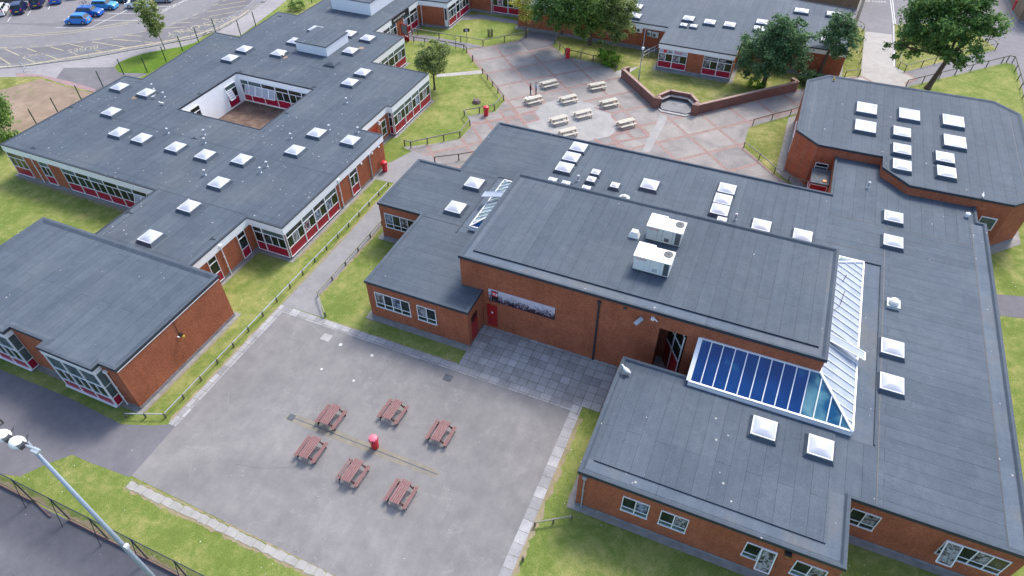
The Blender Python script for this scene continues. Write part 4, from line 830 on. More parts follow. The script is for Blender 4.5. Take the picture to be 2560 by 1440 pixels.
while yy < ey2-.2:
    if yy < gy: t = (yy-ey)/(gy-ey); bb((ex, yy, EZ), (ex-(ex-gx)*t, yy, EZ+(HZ-EZ)*t), .05)
    elif yy <= gy2: bb((ex, yy, EZ), (gx, yy, HZ), .05)
    else: t = (ey2-yy)/(ey2-gy2); bb((ex, yy, EZ), (ex-(ex-gx)*t, yy, EZ+(HZ-EZ)*t), .05)
    yy += .80
bb((ex, ey, EZ), (gx, gy, HZ), .16, .1, .07); bb((ex, ey2, EZ), (gx, gy2, HZ), .14, .1, .06)
bb((x0, ey, EZ), (ex, ey, EZ), .12, .16, 0); bb((ex, ey, EZ), (ex, ey2, EZ), .12, .16, 0); bb((ex, ey2, EZ), (gx, ey2, EZ), .12, .14, 0); bb((x0, gy-.02, HZ), (gx, gy-.02, HZ), .12, .1); bb((gx+.02, gy, HZ), (gx+.02, gy2, HZ), .1, .1); bb((x0, ey, EZ), (x0, gy, HZ), .32, .12)
br_.box(x0, ex, ey-.06, ey+.06, CZ, EZ-.05); br_.box(ex-.06, ex+.06, ey, ey2, CZ, EZ-.05); br_.box(gx, ex, ey2-.06, ey2+.06, CZ, EZ-.05)
for a_, c_ in (((gx+.9, ey2, EZ), (gx+.5, gy2+1.4, EZ+.7)),): bb(a_, c_, .05)
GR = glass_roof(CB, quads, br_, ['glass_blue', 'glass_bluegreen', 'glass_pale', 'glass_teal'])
m_ = MB(); m_.face([(x0, gy, HZ-.02), (x0, ey, EZ-.02), (x0, ey, CZ), (x0, gy, CZ)]); obj('end_panel', m_, 'white_frame', GR)
m_ = MB()                                             # propped open roof light
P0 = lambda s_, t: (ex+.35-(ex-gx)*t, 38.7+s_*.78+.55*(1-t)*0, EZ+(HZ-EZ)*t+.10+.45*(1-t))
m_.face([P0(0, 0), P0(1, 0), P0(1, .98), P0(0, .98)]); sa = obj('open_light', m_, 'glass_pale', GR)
m_ = MB()
for s_ in (0, 1): m_.bar(P0(s_, 0), P0(s_, .98), .07, .07)
m_.bar(P0(0, 0), P0(1, 0), .07, .07); obj('open_light_frame', m_, 'white_frame', GR)
m_ = MB(); m_.tube((gx+.35, 41.9, HZ), (gx+.9, 43.2, HZ-.1), .02); m_.tube((gx+.9, 43.2, HZ-.1), (gx+1.15, 45.0, HZ-.15), .03); m_.tube((gx+.95, 46.2, HZ-.3), (gx+1.0, 46.2, HZ+.5), .03); obj('aerial_cable', m_, 'dark_metal', GR)
# left one
lx, ly0, ly1, wx = -22.55, 42.25, 50.25, -20.2; LZ, RZ = 4.72, 6.0
br_ = MB(); quads = [[(lx, ly1, LZ), (lx, ly0, LZ), (wx, ly0+1.75, RZ), (wx, ly1-1.75, RZ)], [(lx, ly0, LZ), (wx, ly0, LZ), (wx, ly0+1.75, RZ)], [(wx, ly1, LZ), (lx, ly1, LZ), (wx, ly1-1.75, RZ)]]
for k in range(1, 12):
    yy = ly0+k*(ly1-ly0)/12; t = min(1, (yy-ly0)/1.75, (ly1-yy)/1.75); bb((lx, yy, LZ), (lx+(wx-lx)*t, yy, LZ+(RZ-LZ)*t), .055)
bb((lx, ly0, LZ), (wx, ly0+1.75, RZ), .14); bb((lx, ly1, LZ), (wx, ly1-1.75, RZ), .14); bb((lx, ly0, LZ), (lx, ly1, LZ), .1, .14, 0); bb((lx, ly0, LZ), (wx, ly0, LZ), .1, .16, 0); bb((lx, ly1, LZ), (wx, ly1, LZ), .1, .14, 0); bb((lx+1.3, ly0, LZ), (wx-.6, ly0+1.2, LZ+.75), .06)
br_.box(lx-.05, wx, ly0-.05, ly0+.05, CZ, LZ-.05); br_.box(lx-.05, lx+.05, ly0, ly1, CZ, LZ-.05)
GR2 = glass_roof(CB, quads, br_, ['glass_teal', 'glass_blue', 'glass_pale'])
m_ = MB(); q = [(lx-.55, 46.1, 5.35), (lx-.55, 46.95, 5.35), (wx-.2, 46.95, 6.05), (wx-.2, 46.1, 6.05)]; m_.face(q)
for a_, c_ in zip(q, q[1:]+q[:1]): m_.bar(a_, c_, .07, .07)
obj('open_light', m_, 'glass_pale', GR2)

# ---- hall
HZT = 7.42
HB = building('sports_hall', (-6, 42), 'tall brick hall with flat grey roof, long photo banner and rooftop units')
hx0, hx1, hy0, hy1 = -20.02, 8.33, 35.4, 48.05
m_ = MB(); m_.skin([(hx0, hy0), (hx1, hy0), (hx1, hy1), (hx0, hy1)], 0, HZT-.05, skip=(0,))
rx0, rx1, rz = -3.17, -1.04, 5.9
m_.face([(hx0, hy0, 0), (rx0, hy0, 0), (rx0, hy0, HZT-.05), (hx0, hy0, HZT-.05)]); m_.face([(rx1, hy0, 0), (hx1, hy0, 0), (hx1, hy0, HZT-.05), (rx1, hy0, HZT-.05)]); m_.face([(rx0, hy0, rz), (rx1, hy0, rz), (rx1, hy0, HZT-.05), (rx0, hy0, HZT-.05)])
m_.face([(rx0, hy0, 0), (rx0, hy0+2.4, 0), (rx0, hy0+2.4, rz), (rx0, hy0, rz)]); m_.face([(rx0, hy0+2.4, 0), (rx1, hy0+2.4, 0), (rx1, hy0+2.4, rz), (rx0, hy0+2.4, rz)]); m_.face([(rx1, hy0+2.4, 0), (rx1, hy0, 0), (rx1, hy0, rz), (rx1, hy0+2.4, rz)]); m_.face([(rx0, hy0, rz), (rx0, hy0+2.4, rz), (rx1, hy0+2.4, rz), (rx1, hy0, rz)])
obj('wall', m_, 'brick_red', HB)
m_ = MB(); A0 = Vector((rx1-.10, hy0+.05, 0)); A1 = Vector((rx0+.6, hy0+2.2, 0)); dd = (A1-A0); L_ = dd.length; dd.normalize(); o_ = (A0.x, A0.y, 0); nn_ = (-dd.y, dd.x) if (-dd.y) < 0 else (dd.y, -dd.x)
fr = MB(o_, (dd.x, dd.y), nn_)
for a in (0, L_*.55): fr.box(a, a+.1, 0, .08, .05, rz-.2)
for z in (2.6, 4.2, rz-.3): fr.box(0, L_, 0, .08, z, z+.1)
f_ = obj('entrance_screen', fr, 'white_frame', HB); g_ = MB(o_, (dd.x, dd.y), nn_); g_.box(0, L_, .0, .03, 2.7, rz-.3); obj('glass', g_, 'glass_dark', f_); g_ = MB(o_, (dd.x, dd.y), nn_); g_.box(.1, L_, .0, .04, .05, 2.6); obj('door', g_, 'red_door', f_)
flat_roof(HB, [(hx0, hy0), (hx1, hy0), (hx1, hy1), (hx0, hy1)], HZT, 'felt_gutter', .16, .3, .08)
raised_deck(HB, (hx0+.75, hx1-.55, hy0+1.05, hy1-.45), HZT, 'felt_hall', .12)
m_ = MB((0, hy0, 0), (1, 0), (0, -1)); m_.box(-17.7, -16.78, 0, .05, .3, 2.88); d_ = obj('door', m_, 'red_door', HB); m_ = MB((0, hy0, 0), (1, 0), (0, -1)); m_.box(-17.30, -17.14, .05, .056, 1.9, 2.08); obj('door_sign', m_, 'paper', d_)
pipe(HB, 'y', hy0, -1, -8.0, 6.8, 'black_trim', .08)
m_ = MB((0, hy0, 0), (1, 0), (0, -1)); m_.box(-6.12, -5.88, 0, .04, 6.85, 7.08); obj('wall_vent', m_, 'dark_metal', HB)
m_ = MB((0, hy0, 0), (1, 0), (0, -1)); m_.box(-8.6, -8.3, 0, .02, .2, .3)
# banner
bn = MB((0, hy0, 0), (1, 0), (0, -1)); bn.box(-17.5, -11.57, .0, .05, 3.37, 4.75); bo = tag(obj('banner', bn, 'crowd_print', None), 'long narrow black and white photo banner on the hall wall above a red door', 'banner')
lg = MB((0, hy0, 0), (1, 0), (0, -1)); lg.box(-17.22, -16.62, .05, .06, 3.6, 4.66); obj('logo_panel', lg, 'sign_black', bo); lg = MB((0, hy0, 0), (1, 0), (0, -1)); lg.box(-17.15, -16.70, .06, .07, 4.05, 4.58); obj('logo_square', lg, 'sign_red', bo)
obj('logo_mark', text_mb('K8', .42, (-17.12, hy0-.075, 4.17), (1, 0, 0), (0, -1, 0)), 'letter_white', bo)
fl = MB(); fl.bar((-4.55, hy0-.12, 6.55), (-4.95, hy0-.62, 6.2), .34, .12); fl.tube((-4.55, hy0, 6.5), (-4.55, hy0-.15, 6.5), .06); tag(obj('floodlight', fl, 'galvanised'), 'slim grey floodlight angled off the hall wall right of the black downpipe', 'floodlight')
cm = MB(); cm.box(-3.92, -3.66, hy0-.22, hy0, 6.68, 6.9); cm.bar((-3.66, hy0-.1, 6.82), (-3.4, hy0-.25, 6.76), .08, .08); tag(obj('security_camera', cm, 'white_frame'), 'small white box camera on the hall wall above the dark entrance recess', 'camera')

# ---- octagonal hall
OZ = 5.3
OB = building('octagonal_block', (14, 74), 'brick block with cut-off corners and ten white rooflights at the right edge')
op_ = ccw([(3.45, 70.25), (5.85, 68.05), (12.2, 68.2), (12.2, 66.05), (14.65, 63.75), (23.6, 64.0), (26.0, 66.4), (26.0, 83.1), (23.55, 85.3), (5.7, 84.9), (3.4, 82.6)])
brick_walls(OB, op_, OZ-.02, .8); flat_roof(OB, op_, OZ, 'felt_lengthways', .12, .35, .08)
for p_ in ((2167.8, 269), (2274.3, 284.5), (2384, 300.5), (2164.5, 314), (2388, 352)): skylight(OB, *p_, OZ, 2.05, 2.3, .4)
for p_ in ((2255.9, 328), (2255.9, 371), (2255.9, 411), (2363.4, 391.5), (2367.4, 428)): skylight(OB, *p_, OZ, 1.65, 1.85, .42)
m_ = MB(); pa = offset(op_, -1.1); m_.ring(pa, offset(op_, -1.14), OZ+.006); m_.strip((4.6, 75.9), (25, 75.5), .05, OZ+.007); obj('roof_seam', m_, 'black_trim', OB)
for (px_, py_, wd) in ((1996, 300, 2.6),):
    m_ = MB((3.42, 0, 0), (0, 1), (-1, 0)); m_.box(72.2, 76.2, 0, .08, 1.4, 3.3); f_ = obj('window', m_, 'white_frame', OB); m_ = MB((3.42, 0, 0), (0, 1), (-1, 0)); m_.box(72.3, 76.1, .081, .09, 1.5, 3.2); obj('glass', m_, 'glass_green', f_)
brick_window(OB, 'y', 68.06, -1, 6.2, 7.5, 1, (), (2.4, 3.3))
m_ = MB((0, 63.95, 0), (1, 0), (0, -1)); m_.box(21.6, 23.0, 0, .08, 2.2, 3.6); f_ = obj('window', m_, 'white_frame', OB); m_ = MB((0, 63.95, 0), (1, 0), (0, -1)); m_.box(21.7, 22.9, .081, .09, 2.3, 3.5); obj('glass', m_, 'glass_green', f_)
m_ = MB(); x, y = G(2086, 196, OZ+.3); m_.lathe([(.12, OZ+.1), (.14, OZ+.3), (.05, OZ+.4)], 10, (x, y)); obj('lamp', m_, 'brass', OB)
# red porch in the notch
PB = building('glazed_porch', (7, 64.5), 'small flat roofed red and white porch in the corner between the two brick blocks', 'porch')
m_ = MB(); m_.box(6.1, 7.8, 64.6, 67.3, .0, 2.85); obj('wall', m_, 'red_panel', PB)
m_ = MB(); m_.box(6.0, 7.86, 64.5, 67.4, 2.85, 3.0); obj('roof', m_, 'slate_dark', PB)
m_ = MB()
for z in (.3, 1.2, 2.7): m_.box(6.06, 7.82, 64.54, 64.6, z, z+.08)
for a in (6.04, 7.74): m_.box(a, a+.08, 64.54, 64.6, .3, 2.78)
for z in (.3, 1.2, 2.7): m_.box(6.04, 6.1, 64.6, 67.3, z, z+.08)
obj('frame', m_, 'white_frame', PB)
m_ = MB(); m_.box(7.2, 7.55, 64.9, 65.3, 3.0, 3.08); tag(obj('tray', m_, 'orange_crate'), 'small orange tray lying on the dark porch roof', 'tray')

# ---- north east block
NZ = 3.8
EB = building('student_centre', (-4, 100), 'brick and white block with shop-like lettered windows behind the small plaza lawn')
ep = ccw([(-16.35, 89.9), (-6.1, 89.9), (-6.1, 96.2), (7.7, 96.4), (7.3, 111.8), (-.4, 112.8), (-40, 114), (-40, 95.5), (-16.4, 95.5)])
brick_walls(EB, ep, NZ-.02, .5, plinth=.4); fascia(EB, ep, 3.1, NZ-.05); flat_roof(EB, ep, NZ, 'felt_pale', .04, .15)
ez = (.5, 1.35, 2.42, 3.06)
for a0, a1 in ((-16.25, -14.3), (-14.3, -12.3)): bay(EB, 'y', 89.9, -1, a0, a1, 2, z=ez, posters=(0,), top='sign_grey')
for a0, a1 in ((-10.05, -8.1), (-8.1, -6.15)): bay(EB, 'y', 89.9, -1, a0, a1, 2, z=ez, posters=(0,), top='sign_black')
def wtext(t, s_, x, z, mat): obj('lettering', text_mb(t, s_, (x, 89.9-.04, z), (1, 0, 0), (0, -1, 0)), mat, EB)
wtext('Be', .42, -14.95, 2.64, 'sign_black'); wtext('Proud', .42, -14.1, 2.64, 'sign_red'); wtext('STUDENTS', .34, -9.95, 2.62, 'letter_white'); wtext('FIRST', .34, -7.85, 2.62, 'letter_white')
m_ = MB((0, 89.86, 0), (1, 0), (0, -1)); m_.box(-15.65, -15.2, 0, .006, 2.56, 2.98); lo_ = obj('logo_square', m_, 'sign_red', EB); wtext('K8', .3, -15.62, 2.66, 'letter_white')
m_ = MB((0, 96.22, 0), (1, 0), (0, -1)); m_.box(2.3, 3.4, 0, .06, .1, 2.6); obj('door', m_, 'red_door', EB)
m_ = MB((7.68, 0, 0), (0, 1), (1, 0)); m_.box(97.2, 99.4, 0, .08, .8, 2.8); f_ = obj('window', m_, 'white_frame', EB); m_ = MB((7.68, 0, 0), (0, 1), (1, 0)); m_.box(97.3, 99.3, .081, .09, .9, 2.7); obj('glass', m_, 'glass_dark', f_)
for p_ in ((2004.5, 25.5), (2085, 34), (1824.7, 60), (1905.6, 53.5), (1899, 70), (2068.8, 96), (1593, 14.5), (1589, 38), (1722, 44.5), (1775, 53.5)): skylight(EB, *p_, NZ, 1.9 if p_[0] > 2000 and p_[1] < 40 else 1.5, 1.5)
for p_ in ((1568, 34), (1709.7, 61), (1734.7, 64)): skylight(EB, *p_, NZ, .9, .9, .3)
vent_pipe(EB, 1757, 43, NZ, .5) if 0 else None
for k, (x, z, w_, mt) in enumerate(((-20.6, 2.85, .95, 'machine_white'), (-19.06, 2.56, .6, 'machine_grey'), (-18.15, 2.5, .95, 'machine_grey'))):
    lab = ('large white air conditioning unit, leftmost of three on the brick wall by the trees', 'smallest grey air conditioning unit in the middle of three on the brick wall', 'grey air conditioning unit nearest the white block corner on the brick wall')[k]
    e = empty('air_conditioner', (x, 95.45, z), 0, lab, 'air conditioner', 'air conditioning units on the brick wall')
    m_ = MB(); m_.box(-w_/2, w_/2, -.42, -.05, -.35, .35); obj('casing', m_, mt, e, (x, 95.45, z)); m_ = MB(); m_.tube((-.1, -.425, 0), (-.1, -.44, 0), .24, n=14); obj('fan_grille', m_, 'louvre', e, (x, 95.45, z)); m_ = MB(); m_.box(-.3, -.24, -.4, 0, -.42, -.35); m_.box(.24, .3, -.4, 0, -.42, -.35); obj('bracket', m_, 'dark_metal', e, (x, 95.45, z))
# buildings on the edge of the picture
TB = building('tan_brick_building', (33, 131), 'tan brick building at the top right corner beside a red bin')
tp = [(32.6, 127.5), (48, 130), (48, 150), (31.8, 150)]; brick_walls(TB, tp, 6., mat='brick_tan'); flat_roof(TB, tp, 6., 'felt_pale')
T2 = building('storage_shed', (5, 130), 'low tan shed partly seen beyond the north east roof', 'shed')
tp = [(-4, 124), (8.9, 123), (9.3, 131), (-4, 132)]; brick_walls(T2, tp, 3., mat='brick_tan'); flat_roof(T2, tp, 3., 'felt_plain')
struct('apron_strip', aprons, 'apron_concrete')

# ================================================================= ROOFTOP UNITS
def ac_unit(label, x, y, zb, side, ylab):
    e = empty('rooftop_unit', (x, y, zb), 0, label, 'air handling unit', 'rooftop air handling units on the hall'); L = (x, y, zb)
    m_ = MB(); m_.box(-1.42, 1.42, -.75, .75, .12, 1.45); obj('casing', m_, side, e, L)
    m_ = MB(); m_.box(-1.5, 1.5, -.82, .78, 1.45, 1.53); m_.box(-1.5, -.1, .78, 1.0, 1.45, 1.53); obj('lid', m_, 'machine_white', e, L)
    m_ = MB(); m_.box(-1.35, 1.35, -.7, .7, 0, .12); obj('base_frame', m_, 'dark_metal', e, L)
    m_ = MB(); m_.tube((1.02, .28, 1.532), (1.02, .28, 1.56), .36, n=20); fg = obj('fan_grille', m_, 'fan_brown', e, L)
    m_ = MB()
    for k in range(4): t = k*math.pi/4; m_.bar((1.02+.36*math.cos(t), .28+.36*math.sin(t), 1.575), (1.02-.36*math.cos(t), .28-.36*math.sin(t), 1.575), .02, .02)
    m_.lathe([(.34, 1.56), (.37, 1.56), (.37, 1.585), (.34, 1.585)], 20, (1.02, .28)); obj('grille_ring', m_, 'louvre', fg, L)
    m_ = MB(); m_.box(.95, 1.36, -.765, -.75, .2, 1.38); obj('coil_panel', m_, 'louvre', e, L)
    m_ = MB(); [m_.box(a, a+.02, -.757, -.75, .2, 1.4) for a in (-.55, -.12, .72)]; [m_.box(a, a+.05, -.77, -.75, z, z+.05) for a, z in ((-1.36, 1.25), (-1.36, .3), (-.5, 1.25), (-.1, 1.25), (.66, 1.25), (.7, .7), (.7, .5), (-.2, .75), (.45, .3))]; m_.box(.1, .5, -.76, -.75, .28, .62); obj('access_door', m_, 'machine_grey' if side != 'machine_grey' else 'louvre', e, L)
    obj('maker_plate', text_mb('LENNOX', .2, (-1.28+x, y-.76, zb+1.18), (1, 0, 0), (0, -1, 0)), 'sign_red', e)
    return e
AZ = HZT+.13
ac_unit('greenish white rooftop unit with a round fan, the one farther back on the hall roof', -5.15, 43.95, AZ, 'machine_grey', 0)
ac_unit('white rooftop unit with red lettering, the nearer one on the hall roof', -5.15, 39.95, AZ, 'machine_white', 0)
m_ = MB(); m_.frust(-7.55, 43.3, AZ, AZ+.55, .9, .7, .5, .45); tag(obj('weather_hood', m_, 'machine_white'), 'small white sloped hood on the roof left of the farther unit', 'vent hood')

# ================================================================= PICNIC TABLES
def picnic(name, L_, topw, mat, dark, boards, label, group, seatd):
    e = empty(name, (0, 0, 0), 0, label, 'picnic table', group)
    m_ = MB(); bw = topw/boards
    for k in range(boards): m_.box(-topw/2+k*bw+.018, -topw/2+(k+1)*bw-.018, -L_/2, L_/2, .70, .745)
    obj('table_top', m_, mat, e, (0, 0, 0))
    for s_ in (-1, 1):
        m_ = MB()
        nb = 3 if boards > 4 else 2
        for k in range(nb): w_ = .30/nb; a = s_*seatd-.15+k*w_; m_.box(a+.014, a+w_-.014, -L_/2, L_/2, .41, .45)
        obj('seat', m_, mat, e, (0, 0, 0))
    for yy in (-L_/2+.22, L_/2-.22):
        for s_ in (-1, 1):
            m_ = MB(); m_.bar((s_*topw*.30, yy, .70), (s_*(seatd+.02), yy, .0), .07, .10); obj('leg', m_, dark, e, (0, 0, 0))
        m_ = MB(); m_.bar((-seatd-.12, yy+.07, .37), (seatd+.12, yy+.07, .37), .05, .09); m_.bar((-topw*.48, yy+.06, .67), (topw*.48, yy+.06, .67), .05, .07); obj('cross_bar', m_, dark, e, (0, 0, 0))
    m_ = MB(); m_.bar((0, -L_/2+.3, .38), (0, -.15, .68), .05, .07); m_.bar((0, L_/2-.3, .38), (0, .15, .68), .05, .07); obj('brace', m_, dark, e, (0, 0, 0))
    return e
bt = [((825.3, 1034.9), 'brown slatted picnic table straddling the drain line, left of the back row'), ((981.1, 1022.4), 'brown picnic table in the middle of the back row, behind the red bin'), ((774.9, 1117), 'brown picnic table farthest left in the front row'), ((1101.4, 1075.6), 'brown picnic table at the right end of the back row'), ((880.6, 1174.7), 'brown picnic table with a board missing from its left seat, middle of the front row'), ((1001, 1228), 'brown picnic table at the right end of the front row, nearest the viewer')]
base = picnic('picnic_table', 1.86, .78, 'picnic_brown', 'picnic_brown_dark', 5, 'x', 'brown picnic tables on the playground', .77)
for k, (p_, lb) in enumerate(bt):
    o = base if k == 0 else copy_tree(base); x, y = G(*p_, .75); o.location = (x, y, .01); o.rotation_euler = (0, 0, R((0, -2, .5, -1, -1, -1)[k])); o['label'] = lb
    if k == 4:                                       # this one has lost the middle board of its left seat
        st_ = [c_ for c_ in o.children if c_.name.startswith('seat')][0]; m_ = MB(); m_.box(-.77-.136, -.77-.064, -.93, .93, .41, .45); m_.box(-.77+.07, -.77+.136, -.93, .93, .41, .45)
        me = bpy.data.meshes.new('seat'); me.from_pydata(m_.v, [], m_.f); me.materials.append(M['picnic_brown']); st_.data = me
wt = [((1373, 203), 50, 'white picnic table beside the standing pair, nearest the lawn corner of the plaza'), ((1333.8, 243.2), 50, 'white picnic table with papers on it, in front of the two people'), ((1421, 241), 48, 'white picnic table just right of the one with papers'), ((1397.6, 293.2), 48, 'white picnic table on the pale patch, second from the dark roof'), ((1419.9, 323.8), 47, 'white picnic table closest to the dark roof edge'), ((1493.5, 208.5), 44, 'white picnic table farthest back, toward the brick wall corner'), ((1523.3, 250.6), 47, 'white picnic table between the brick wall and the pale patch'), ((1458, 278), 48, 'white picnic table in the middle of the pale patch'), ((1565.7, 301.5), 48, 'white picnic table farthest right, beside the paved strip to the alcove')]
basew = picnic('picnic_table', 2.25, .72, 'picnic_cream', 'picnic_leg', 4, 'x', 'white picnic tables on the plaza', .68)
for k, (p_, a, lb) in enumerate(wt):
    o = basew if k == 0 else copy_tree(basew); x, y = G(*p_, .75); o.location = (x, y, .02); o.rotation_euler = (0, 0, R(a-90)); o['label'] = lb
x, y = G(1320, 244, .78); m_ = MB((x, y, .772), (.6, .8), (-.8, .6))
for k in range(5): a, c_ = random.uniform(-.5, .3), random.uniform(-.2, .15); m_.box(a, a+.3, c_, c_+.21, .002*k, .002*k+.001)
m_.box(.5, .9, -.1, -.04, 0, .02); tag(obj('papers', m_, 'paper'), 'loose sheets of paper spread on a white picnic table', 'papers')

# ================================================================= BINS
def bin_(lid):
    e = empty('litter_bin', (0, 0, 0), 0, 'x', 'litter bin')
    m_ = MB(); m_.lathe([(.25, 0), (.27, .04), (.30, .75), (.31, .80)], 18); obj('body', m_, 'bin_red', e, (0, 0, 0), False)
    m_ = MB()
    for k in range(4): t = R(45+90*k); m_.bar((.26*math.cos(t), .26*math.sin(t), .78), (.26*math.cos(t), .26*math.sin(t), 1.05), .16, .10)
    obj('pillar', m_, 'bin_red', e, (0, 0, 0)); m_ = MB(); m_.lathe([(.22, .78), (.22, 1.03)], 14); obj('opening', m_, 'sign_black', e, (0, 0, 0))
    m_ = MB(); m_.lathe([(.33, 1.03), (.34, 1.08), (.30, 1.16), (.15, 1.22), (.02, 1.24)], 8 if lid else 18); obj('lid', m_, lid or 'bin_red', e, (0, 0, 0)); m_ = MB(); m_.box(-.07, .07, -.31, -.30, .86, .98); obj('badge', m_, 'brass', e, (0, 0, 0)); return e
bl = [((938.6, 1116.8), 'red litter bin with a pink lid among the brown picnic tables'), ((963, 427.5), 'red litter bin against the brick corner of the classroom block'), ((1215.7, 288.3), 'red litter bin beside the knee rail near the rock'), ((1418.9, 145), 'red litter bin by the dark tree at the back of the plaza'), ((2080, 185), 'red litter bin behind the octagonal roof by the brick wall'), ((2534, 26), 'red litter bin beside the tan brick building at the top right')]
pb = bin_('bin_lid_pink'); pr_ = bin_(None)
for k, (p_, lb) in enumerate(bl):
    o = pb if k == 0 else pr_ if k == 1 else copy_tree(pr_); x, y = G(*p_); s_ = 1.05 if k < 4 else 1.25; o.location = (x, y, .01); o.scale = (s_, s_, s_ if k < 3 else s_*1.15); o['label'] = lb; o['group'] = 'red litter bins round the school'

# ================================================================= FENCES
def rail_fence(pts, h, label, rail_mat='wood_weathered', step=2.1, rh=.09, group='timber knee rails round the lawns', post=.11, posts=None):
    x0, y0 = pts[0]; e = empty('knee_rail', (x0, y0, 0), 0, label, 'fence', group)
    m_ = MB()
    for a, c_ in zip(pts, pts[1:]): m_.bar((*a, h), (*c_, h), .08, rh)
    obj('rail', m_, rail_mat, e)
    P = []
    for a, c_ in zip(pts, pts[1:]):
        L_ = math.dist(a, c_); n_ = max(1, round(L_/step)); P += [(a[0]+(c_[0]-a[0])*k/n_, a[1]+(c_[1]-a[1])*k/n_) for k in range(n_)]
    P.append(pts[-1])
    for x, y in P: q = MB(); q.box(x-post/2, x+post/2, y-post/2, y+post/2, 0, h+.03); obj('post', q, 'wood_post', e)
rail_fence([(-39.82, 15.6), (-36.93, 16.78), (-36.87, 50.42)], .52, 'long grey knee rail on the strip of grass left of the playground and path', 'galvanised', 2.0, .05)
rail_fence([(-33.9, 44.15), (-33.82, 32.75), (-31.69, 30.78)], .52, 'knee rail on the right side of the path, bending at the playground corner')
rail_fence([G(1012.5, 365), G(1027.8, 370), G(1150, 343.5), G(1175, 314), G(1161, 290), G(1236, 276), G(1258.8, 251), G(1206.5, 184)], .85, 'zigzag knee rail round the lawn with the rock and young tree', 'wood_weathered', 2.2, .12)
rail_fence([G(1166.8, 132.6), G(1159.9, 125.7), G(1117.5, 118), G(1035, 106)], .85, 'knee rail on the near side of the lane beside the young tree', 'wood_post')
rail_fence([G(1031, 86), G(1045, 88), G(1207.8, 115.3), G(1313.9, 94.4), G(1333, 75), G(1337, 72)], .95, 'knee rail round the small lawn with the black sign', 'wood_weathered', 3.2)
rail_fence([G(1344, 62), G(1358, 50)], .85, 'short dark rail beside the yellow tree', 'wood_post')
rail_fence([G(1424, 66), G(1405, 89), G(1387, 109), G(1399.4, 124), G(1412.6, 137), G(1452, 145), G(1482, 153), G(1512, 158), G(1539.7, 176)], .85, 'dark knee rail bending round the big trees and the green bush', 'wood_post')
rail_fence([G(1881.9, 312.6), G(1929, 299.4), G(1975, 287.6), G(2000, 280)], .8, 'dark knee rail on the far side of the triangular lawn', 'wood_post')
rail_fence([G(1859, 368), G(1897, 398), G(1935, 432), G(1970, 455), G(2021, 470)], .75, 'knee rail along the near side of the triangular lawn', 'wood_weathered', 3.)
rail_fence([G(2264.4, 216.7), G(2503, 158.5), G(2516, 155), G(2530, 157.3), G(2543.5, 200), G(2562, 270)], .95, 'long knee rail round the big lawn under the large tree', 'wood_post', 2.9)
rail_fence([G(2248.7, 50), G(2248.7, 87), G(2245.6, 170.8), G(2261, 179), G(2303, 167), G(2400, 143), G(2488, 123), G(2450, 90)], .95, 'knee rail round the lawn behind the large tree', 'wood_weathered', 3.)
rail_fence([G(2111, 193.7), G(2146.7, 189.6), G(2158, 77), G(2132, 60)], .95, 'knee rail left of the concrete drive', 'wood_weathered', 4.)
rail_fence([(-7.05, 19.8), (-4.9, 21.2)], .5, 'short grey rail leaning off the front brick corner', 'wood_weathered', 1.5)
rail_fence([G(1087.5, 408), G(1147, 401), G(1200, 392)], .85, 'short rail on the plaza side of the far wing roof', 'wood_post', 3.)
rail_fence([G(-40, 1035), G(8.3, 1058)], .5, 'short end of rail on the grass tip at the left edge', 'galvanised', 2.)
for (px_, py_, lb) in ((1182, 152.8, 'lone dark bollard on the plaza edge by the young tree'), (1307, 1401, 'single low wooden stump post in the front lawn'), ):
    x, y = G(px_, py_); m_ = MB(); m_.box(x-.07, x+.07, y-.07, y+.07, 0, .9 if py_ < 500 else .55); tag(obj('bollard', m_, 'wood_post'), lb, 'post')
# green steel posts of the fence along the west side
e = empty('steel_fence', (-85, 62, 0), 0, 'dark green steel fence posts along the west wall of the classroom block', 'fence')
for (b_, t_) in (((26, 351), (20, 337)), ((93, 313), (76, 285)), ((147, 285), (134, 253)), ((206, 254), (190, 223)), ((258, 217), (246, 193)), ((310, 187), (301, 168)), ((368.6, 181), (352.8, 143)), ((416, 155), (402, 116)), ((457, 128), (444, 92)), ((497, 106), (484, 68)), ((540, 83), (531, 58)), ((602, 88), (591, 50)), ((640, 66), (633, 44)), ((780, 8), (775, -12))):
    x, y = G(*b_); q = MB(); h_ = 2.3
    q.box(x-.05, x+.05, y-.05, y+.05, 0, h_); obj('post', q, 'green_metal', e)
# galvanised guard rail at the kerb
gp = [G(57, 168), G(115, 162), G(225, 147), G(320, 130), G(411, 114), G(480, 101), G(550, 77), G(578, 62), G(619, 36), G(640, 18)]
e = empty('guard_rail', (*gp[0], 0), 0, 'galvanised pedestrian guard rail along the bus bay kerb', 'railing')
m_ = MB()
for a, c_ in zip(gp, gp[1:]): m_.bar((*a, 1.15), (*c_, 1.15), .05, .05)
obj('rail', m_, 'galvanised', e)
for a, c_ in zip(gp, gp[1:]):
    n_ = max(1, round(math.dist(a, c_)/2.6))
    for k in range(n_): x, y = a[0]+(c_[0]-a[0])*k/n_, a[1]+(c_[1]-a[1])*k/n_; q = MB(); q.tube((x, y, 0), (x, y, 1.15), .03, n=6); obj('post', q, 'galvanised', e)
gp = [G(-60, 176), G(0, 172), G(22, 172)]
e = empty('guard_rail', (*gp[0], 0), 0, 'piece of guard rail left of the crossing gap at the left edge', 'railing'); m_ = MB(); m_.bar((*gp[0], 1.15), (*gp[2], 1.15), .05, .05); obj('rail', m_, 'galvanised', e)
for a in gp: q = MB(); q.tube((*a, 0), (*a, 1.15), .03, n=6); obj('post', q, 'galvanised', e)
